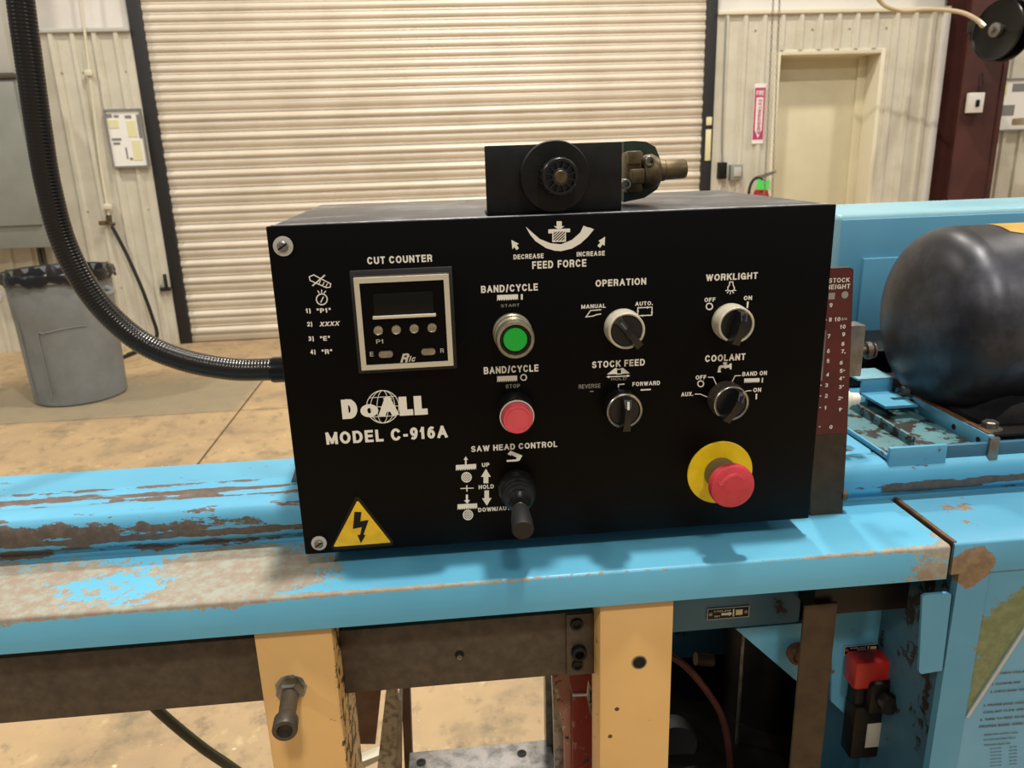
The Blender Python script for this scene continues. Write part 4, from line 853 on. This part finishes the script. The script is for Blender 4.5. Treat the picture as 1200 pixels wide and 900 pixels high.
# long dark bar
zb0, zb1 = at(430, 811, Y=.63).z, at(430, 737, Y=.63).z
br = thing('guide_bar', 'long dark bare steel bar bolted behind the yellow supports', 'bar', (-.3, .635, zb0))
obj('bar', B(-1.3, xa-.0003, .630, .655, zb0, zb1, .001), 'dsteel', br)
obj('bar', B(xb+.0003, xa2-.0003, .630, .655, zb0, zb1, .001), 'dsteel', br)
obj('lap_plate', B(at(667,0,Y=.628).x-.008, xa2, .6275, .6302, zb0+.0005, zb1-.001, .0005), 'dsteel', br)
for px, py, r_ in ((675.5, 731, .0062), (678, 763, .0075), (676.5, 779, .0055)):
    c = at(px, py, Y=.6275); s_ = obj('cap_screw', lathe(bmesh.new(), c, ax_, [(r_,-.001),(r_,.002 if r_ < .007 else .006),(r_*.9,.0028 if r_ < .007 else .007),(r_*.6,.0028 if r_ < .007 else .007),(r_*.55,.001),(0,.001)], 24), 'black', br)
c = at(538.5, 767, Y=.63); s_ = obj('drilled_hole', lathe(bmesh.new(), c, ax_, [(.0045,-.001),(.0045,.0004),(0,.0003)], 20), 'black', br); obj('grub_screw', lathe(bmesh.new(), c+Vector((0,0,-.0015)), ax_, [(.0026,0),(.0026,.003),(.0012,.0035),(0,.002)], 14), 'steel', s_)
# olive hose at left
hp = [at(a, b, Y=.80) for a, b in ((140,780),(175,822),(205,850),(240,878),(275,902),(310,930),(350,980))]
tag(obj('drain_hose', tube(bmesh.new(), spline(hp, 6), .0062, 12), 'olivehose'), 'olive black hose running diagonally under the dark bar at left', 'hose')
# roller stand seen between the supports
rs = thing('stand_frame', 'galvanised stand with speckled upright and aluminium plate under the bar', 'stand', (-.02, .9, 0))
def to_floor(pts, y):
    '''outline on a plane; ends that leave the photo run on down to the floor'''
    q = [at(a, b, Y=y) for a, b in pts]; out = []
    for i, (a, b) in enumerate(pts):
        v = q[i].copy()
        if b >= 899:
            nb = [q[j] for j in (i-1, (i+1) % len(q)) if pts[j][1] < 899]
            if nb and nb[0].z-v.z > .02: v.x += (v.x-nb[0].x)*v.z/(nb[0].z-v.z)
            v.z = 0
        out.append(v)
    return out
def up4(nm, pts, y, dep, mm): return obj(nm, prism(bmesh.new(), [at(a, b, Y=y) for a, b in pts] if nm == 'brace_strip' else to_floor(pts, y), (0, dep, 0)), mm, rs, False)
up4('upright', [(453,806),(464,806),(467,820),(462,920),(440,920),(451,822)], .86, .012, 'galv')
up4('upright_edge', [(467,820),(471,822),(470,920),(462,920)], .862, .03, 'steel'); up4('angle_iron', [(470,804),(480,804),(484,920),(475,920)], .90, .03, 'wood')
ZPp = .55; a, b = at(480, 880, Z=ZPp), at(645, 868, Z=ZPp)
obj('aluminium_plate', B(a.x, b.x, .60, .893, ZPp-.01, ZPp, .001), 'alu', rs)
for px, py in ((493.5, 893.5), (611.5, 883)):
    c = at(px, py, Z=ZPp); obj('plate_screw', lathe(bmesh.new(), c, (0,0,1), [(.0065,0),(.0065,.001),(.003,.001),(.0025,.0004),(0,.0004)], 20), 'black', rs)
for xx in (a.x+.004, b.x-.012): obj('leg', B(xx, xx+.012, .86, .89, 0, ZPp-.01), 'steel', rs, False)
up4('upright', [(639,790),(646,790),(650,900),(640,870)], .88, .02, 'steel'); up4('upright_edge', [(649,800),(654,800),(664,905),(652,905)], .865, .02, 'galv')
up4('brown_brace', [(405,812),(447,806),(440,872),(402,872)], 1.05, .02, 'wood'); up4('brace_strip', [(400,902),(447,884),(447,890),(402,912)], 1.0, .02, 'cord')
# red cabinet between bar and right support
rd = thing('red_stand', 'dark red steel cabinet edge with latch beside the right yellow support', 'cabinet', (.1, .72, 0))
def up5(nm, pts, y, dep, mm): return obj(nm, prism(bmesh.new(), to_floor(pts, y), (0, dep, 0)), mm, rd, False)
up5('front_panel', [(671,817),(700,816),(699,960),(672,960)], .70, .02, 'redp'); up5('front_panel', [(668,780),(700,780),(700,814),(671,814)], .70, .02, 'redp'); up5('rail_edge', [(671,814),(700,813),(700,815.5),(671,816.5)], .698, .02, 'lgrey')
up5('side_strip', [(646,788),(667,786),(671,815),(671,960),(663,960),(662,868)], .715, .012, 'pinkp')
up5('lower_post', [(648,806),(652,806),(668,905),(664,960),(652,960)], .74, .01, 'galv')
lt = up5('latch_plate', [(690,800),(699,817),(701,851),(692,836),(688,818)], .645, .004, 'steel'); obj('latch_slot', prism(bmesh.new(), [at(a, b, Y=.6445) for a, b in ((691,808),(698,820),(699,842),(693,832))], (0,-.0006,0)), 'black', lt, False)
obj('latch_bar', prism(bmesh.new(), [at(a, b, Y=.6438) for a, b in ((690,824),(698,822),(698,824),(690,826))], (0,-.0006,0)), 'steel', lt, False)
# ================================================================== STOCK HEIGHT SCALE
YS = .668
sc = thing('stock_height_scale', 'upright steel post with maroon stock height scale beside the control box', 'scale', at(970, 606, Y=YS))
xa, xb = at(952, 606, Y=YS).x, at(988, 604, Y=YS).x; zt_ = at(985, 314, Y=YS).z; zm = at(975, 508, Y=YS).z
xtl, xtr = xa-.004, at(1000, 320, Y=YS).x
obj('post', prism(bmesh.new(), [(xa,YS,ZT-.02),(xb,YS,ZT-.02),(xb-.0045,YS,zm),(xtr,YS,zt_-.002),(xtr-.003,YS,zt_),(xtl-.02,YS,zt_),(xtl-.006,YS,zm)], (0,.008,0)), 'bsteel', sc, False)
pl = obj('scale_plate', prism(bmesh.new(), [(xa-.006,YS-.0008,zm),(xb-.0052,YS-.0008,zm),(xtr-.001,YS-.0008,zt_-.003),(xtr-.004,YS-.0008,zt_-.0012),(xtl-.02,YS-.0008,zt_-.0012)], (0,.0008,0)), 'maroon', sc, False)
def sl(s, xl, xr, yb, cap, mm='white', bold=.012):
    y_ = YS-.0009; a, b = at(xl, yb, Y=y_), at(xr, yb, Y=y_); obj('lettering', text_bm(s, (a.x, y_, (a.z+b.z)/2), (1,0,0), (0,0,1), b.x-a.x, cap*.00076, bold), mm, pl, False)
sl('STOCK', 971, 995.2, 331, 5.6); sl('HEIGHT', 968, 995.8, 338.6, 5.6)
def z8(a, b): return 960+a*.2, 240+b*.2
for s, a0, a1, b_ in (('9',58,76,600), ('8',55,72,684),('7',46,64,782),('6',44,60,868)): sl(s, *[z8(q_, 0)[0] for q_ in (a0, a1)], z8(0, b_)[1], 5.2)
for s, a0, a1, b_ in (('10',88,122,682),('3/4',128,160,676),('10',120,152,726),('9',132,150,770),('8',128,146,826),('7',126,144,870)): sl(s, z8(a0,0)[0], z8(a1,0)[0], z8(0,b_)[1], 5.0 if s != '3/4' else 3.2, bold=.012 if s != '3/4' else -.01)
for s, a0, a1, b_ in (('5',42,58,26),('4',38,56,106),('3',32,50,168),('2',30,48,230),('1',28,40,300),('6',118,136,36),('5',118,136,84),('4',114,132,128),('3',112,130,178),('2',108,126,244),('1',112,124,310),('0',58,76,412)): sl(s, 960+a0*.2, 960+a1*.2, 420+b_*.2, 5.0)
bm = bmesh.new()
for xx, yy in ((972,304+70),(967,372),(964,394),(962.5,413),(995.4,372.5),(994,384),(992.5,394),(991,405),(990.5,415)): pass
for k, (x_, y_) in enumerate(((967.6,375),(962,451.5),(961.5,464),(961,477.5),(960.5,500),(990,413.5),(989.2,434),(988.6,442),(988,452),(986.8,466),(986,479))):
    q_ = at(x_, y_, Y=YS-.0009); bx(bm, q_.x-.0007, q_.x+.0007, q_.y-.0002, q_.y, q_.z-.0005, q_.z+.0005)
obj('tick_marks', bm, 'white', pl, False)
y_ = YS-.0009; a = at(974.5, 347, Y=y_); obj('square_symbol', B(a.x-.003, a.x+.003, y_-.0003, y_, a.z-.003, a.z+.003), 'label', pl, False)
a = at(990, 345.5, Y=y_); obj('round_symbol', lathe(bmesh.new(), a, ax_, [(.0033,0),(.0033,.0003),(0,.0003)], 24), 'label', pl, False)
a, b = at(960, 388, Y=YS-.004), at(967.5, 446, Y=YS-.004); obj('slider_edge', B(a.x-.01, b.x-.0035, YS-.005, YS-.001, b.z, a.z, .0008), 'steel', sc)
obj('side_screw', lathe(bmesh.new(), at(987, 580, Y=.672), (1,0,-.1), [(.006,-.002),(.006,.003),(.003,.005),(0,.005)], 16), 'dsteel', sc)
a, b = at(997, 382, Y=.70), at(1009, 441, Y=.70); ck = obj('slider_block', B(a.x, b.x, .70, .72, b.z, a.z, .001), 'steel', sc)
a = at(1009, 411, Y=.71); bl = obj('slider_knob', lathe(bmesh.new(), a, (1,-.1,0), [(.004,-.002),(.004,.004),(.0085,.0045),(.009,.0085),(.0055,.009),(.0055,.011),(.0078,.0115),(.0072,.0135),(0,.014)], 24), 'dsteel', ck)
c = at(988, 468, Y=.73); obj('white_knob', lathe(bmesh.new(), c, (1,0,0), [(.0,-.014),(.009,-.012),(.0105,-.004),(.0105,.004),(.007,.007),(.006,.016),(0,.017)], 22), 'tabw', sc)
# ================================================================== SAW HEAD COVER, MOTOR, MOTOR MOUNT
YH = 1.05
hd = thing('saw_head_cover', 'tall plain blue saw head cover behind the black motor', 'machine cover', (.9, 1.13, 1.0375))
p0 = at(985, 251, Y=YH); zh = p0.z; xl = at(982, 258, Y=YH).x
obj('cover_shell', B(xl, 1.4, YH+.002, 1.23, 1.0385, zh, .010, 4), 'mint', hd)
obj('front_face', B(xl+.007, 1.39, YH-.0015, YH+.004, 1.042, zh-.008, .0012), 'blue_clean', hd)
a = at(1012, 303, Y=YH-.006); obj('raised_plate', B(a.x, 1.3, YH-.008, YH-.001, 1.045, a.z, .0015), 'blue_clean', hd)
obj('shade_block', B(.43, .64, .925, 1.038, 1.0385, 1.088, .006), 'oil', hd)  # added dark block, its black stands in for the shadow behind the scale
MX, MY, MZ, MR = .527, .822, 1.1505, .105
ZB2 = 1.0372+.0187
mo = thing('electric_motor', 'big black cylindrical electric motor lying in front of the blue cover', 'motor', (.75, MY, 1.045))
LD = .052; dome = [(MR*(1-(1-(i/14)**1.5)**2.5)**(1/2.5), LD*(i/14)**1.5) for i in range(15)]
pr = dome+[(MR,.36),(.098,.365),(.09,.39),(.05,.41),(0,.412)]
obj('motor_shell', lathe(bmesh.new(), (MX, MY, MZ), (1,0,0), pr[13:], 72, True), 'skin', mo)
obj('end_bell', lathe(bmesh.new(), (MX, MY, MZ), (1,0,0), pr[:14], 72, True), 'skin', mo)
# ochre sticker wrapped on top
st = bmesh.new(); g2 = []
def spt(x_, ang, r=MR+.0006): return Vector((x_, MY-r*math.sin(ang), MZ+r*math.cos(ang)))
xs0, xs1 = at(1120, 275, Y=.88).x, .80
outline = [(xs0, .30), (xs0+.012, .42), (xs0+.028, .52), (xs0+.065, .52), (xs0+.10, .40), (xs1, .22), (xs1, -.1), (xs0+.01, -.1)]
rows = []
for i in range(14):
    x_ = xs0+(xs1-xs0)*i/13
    lo_ = .30+.22*min(1, i/3) if i < 6 else max(.2, .52-.05*(i-5)); rows.append([st.verts.new(spt(x_, -.1+(lo_+.1)*j/6)) for j in range(7)])
for p_, q_ in zip(rows, rows[1:]):
    for j in range(6): st.faces.new((p_[j], q_[j], q_[j+1], p_[j+1]))
sk = obj('sticker', st, 'ochre', mo)
bmw = text_bm('WATTS SAVER', (0,0,0), (1,0,0), (0,1,0), .058, .010, 0, th=0)
for v in bmw.verts: v.co = spt(xs0+.012+v.co.x, .44-v.co.y/MR, MR+.0009)
obj('lettering', bmw, 'rusty', sk, False)
for k in range(5):
    p_ = spt(.655+.006*k, 1.02+.035*k, MR+.0004); obj('paint_scrape', prism(bmesh.new(), [p_+Vector((a, 0, b)) for a, b in ((0,0),(.003,.004),(.0045,.0035),(.0018,-.001))], (0,-.0006,0)), 'lgrey', mo, False)
# feet: folded base under the motor
obj('motor_foot', prism(bmesh.new(), [(x_, .722, z_) for x_, z_ in ((.560,ZB2),(.640,ZB2),(.640,1.075),(.605,1.080),(.590,1.076),(.572,ZB2+.004),(.560,ZB2+.004))], (0, .20, 0)), 'skin', mo, True, 50)
obj('motor_foot', prism(bmesh.new(), [(x_, .722, z_) for x_, z_ in ((.80,ZB2),(.90,ZB2),(.90,1.075),(.80,1.075))], (0, .20, 0)), 'skin', mo, True, 50)
# mount
mm_ = thing('motor_mount', 'blue slotted motor mounting tray with channel rails and hex bolts', 'motor mount', (.55, .78, 1.037))
ZB = 1.0372
x0, x1 = .4365, at(1105, 550, Y=.686).x
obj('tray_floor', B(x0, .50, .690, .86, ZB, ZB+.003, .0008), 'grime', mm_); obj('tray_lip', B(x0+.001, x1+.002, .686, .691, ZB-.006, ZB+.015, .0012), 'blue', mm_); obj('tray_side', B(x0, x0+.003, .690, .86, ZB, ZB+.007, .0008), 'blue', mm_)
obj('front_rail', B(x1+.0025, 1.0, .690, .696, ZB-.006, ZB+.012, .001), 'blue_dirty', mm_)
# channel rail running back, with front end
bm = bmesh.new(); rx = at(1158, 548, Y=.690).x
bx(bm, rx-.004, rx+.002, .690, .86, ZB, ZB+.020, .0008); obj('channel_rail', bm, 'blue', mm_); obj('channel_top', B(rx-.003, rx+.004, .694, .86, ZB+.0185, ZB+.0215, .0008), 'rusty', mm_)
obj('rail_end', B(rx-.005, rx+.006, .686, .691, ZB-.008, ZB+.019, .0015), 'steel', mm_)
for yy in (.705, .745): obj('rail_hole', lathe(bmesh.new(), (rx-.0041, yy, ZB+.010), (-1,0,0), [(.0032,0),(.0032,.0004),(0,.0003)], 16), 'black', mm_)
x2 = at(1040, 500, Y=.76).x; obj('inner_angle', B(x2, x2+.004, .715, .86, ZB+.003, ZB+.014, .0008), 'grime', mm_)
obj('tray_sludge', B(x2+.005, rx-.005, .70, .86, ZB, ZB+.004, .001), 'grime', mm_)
obj('base_plate', B(rx+.004, 1.0, .6965, .90, ZB+.0150, ZB+.0185, .001), 'oil', mm_)
# slotted Z bracket
a = at(1020, 452, Y=.86); YZ = .86
zs = at(1045, 477, Y=.80).z
xz0, xz1 = at(1018, 468, Y=.83).x, at(1072, 478, Y=.80).x
sl_ = bmesh.new(); ring_poly(sl_, [(xz0,.795,zs),(xz1,.795,zs),(xz1,.85,zs),(xz0,.85,zs)], [(xz0+.022,.815,zs),(xz0+.045,.815,zs),(xz0+.045,.824,zs),(xz0+.022,.824,zs)], (0,0,.003)); obj('slotted_plate', sl_, 'blue', mm_, False)
obj('step_riser', B(xz0, xz1, .848, .852, zs, zs+.020, .0008), 'blue', mm_); obj('step_top', B(xz0-.005, xz1, .848, .89, zs+.018, zs+.021, .0008), 'mint', mm_)
obj('bracket_leg', B(xz0+.006, xz1-.004, .842, .848, ZB, zs, .0008), 'blue_dirty', mm_)
def bolt(p_, r_, par):
    b_ = obj('washer', lathe(bmesh.new(), p_, (0,0,1), [(r_*1.5,0),(r_*1.5,.0016),(r_*.8,.002)], 24), 'steel', par); obj('hex_head', lathe(bmesh.new(), p_, (0,0,1), [(r_,.0018),(r_,.008),(r_*.8,.0092),(0,.0094)], 6), 'steel', b_, True, 20)
c = at(1062, 466, Y=.835); bolt(Vector((c.x, .835, zs+.003)), .0068, mm_)
bolt(Vector((rx+.012, .712, ZB+.0184)), .0080, mm_)
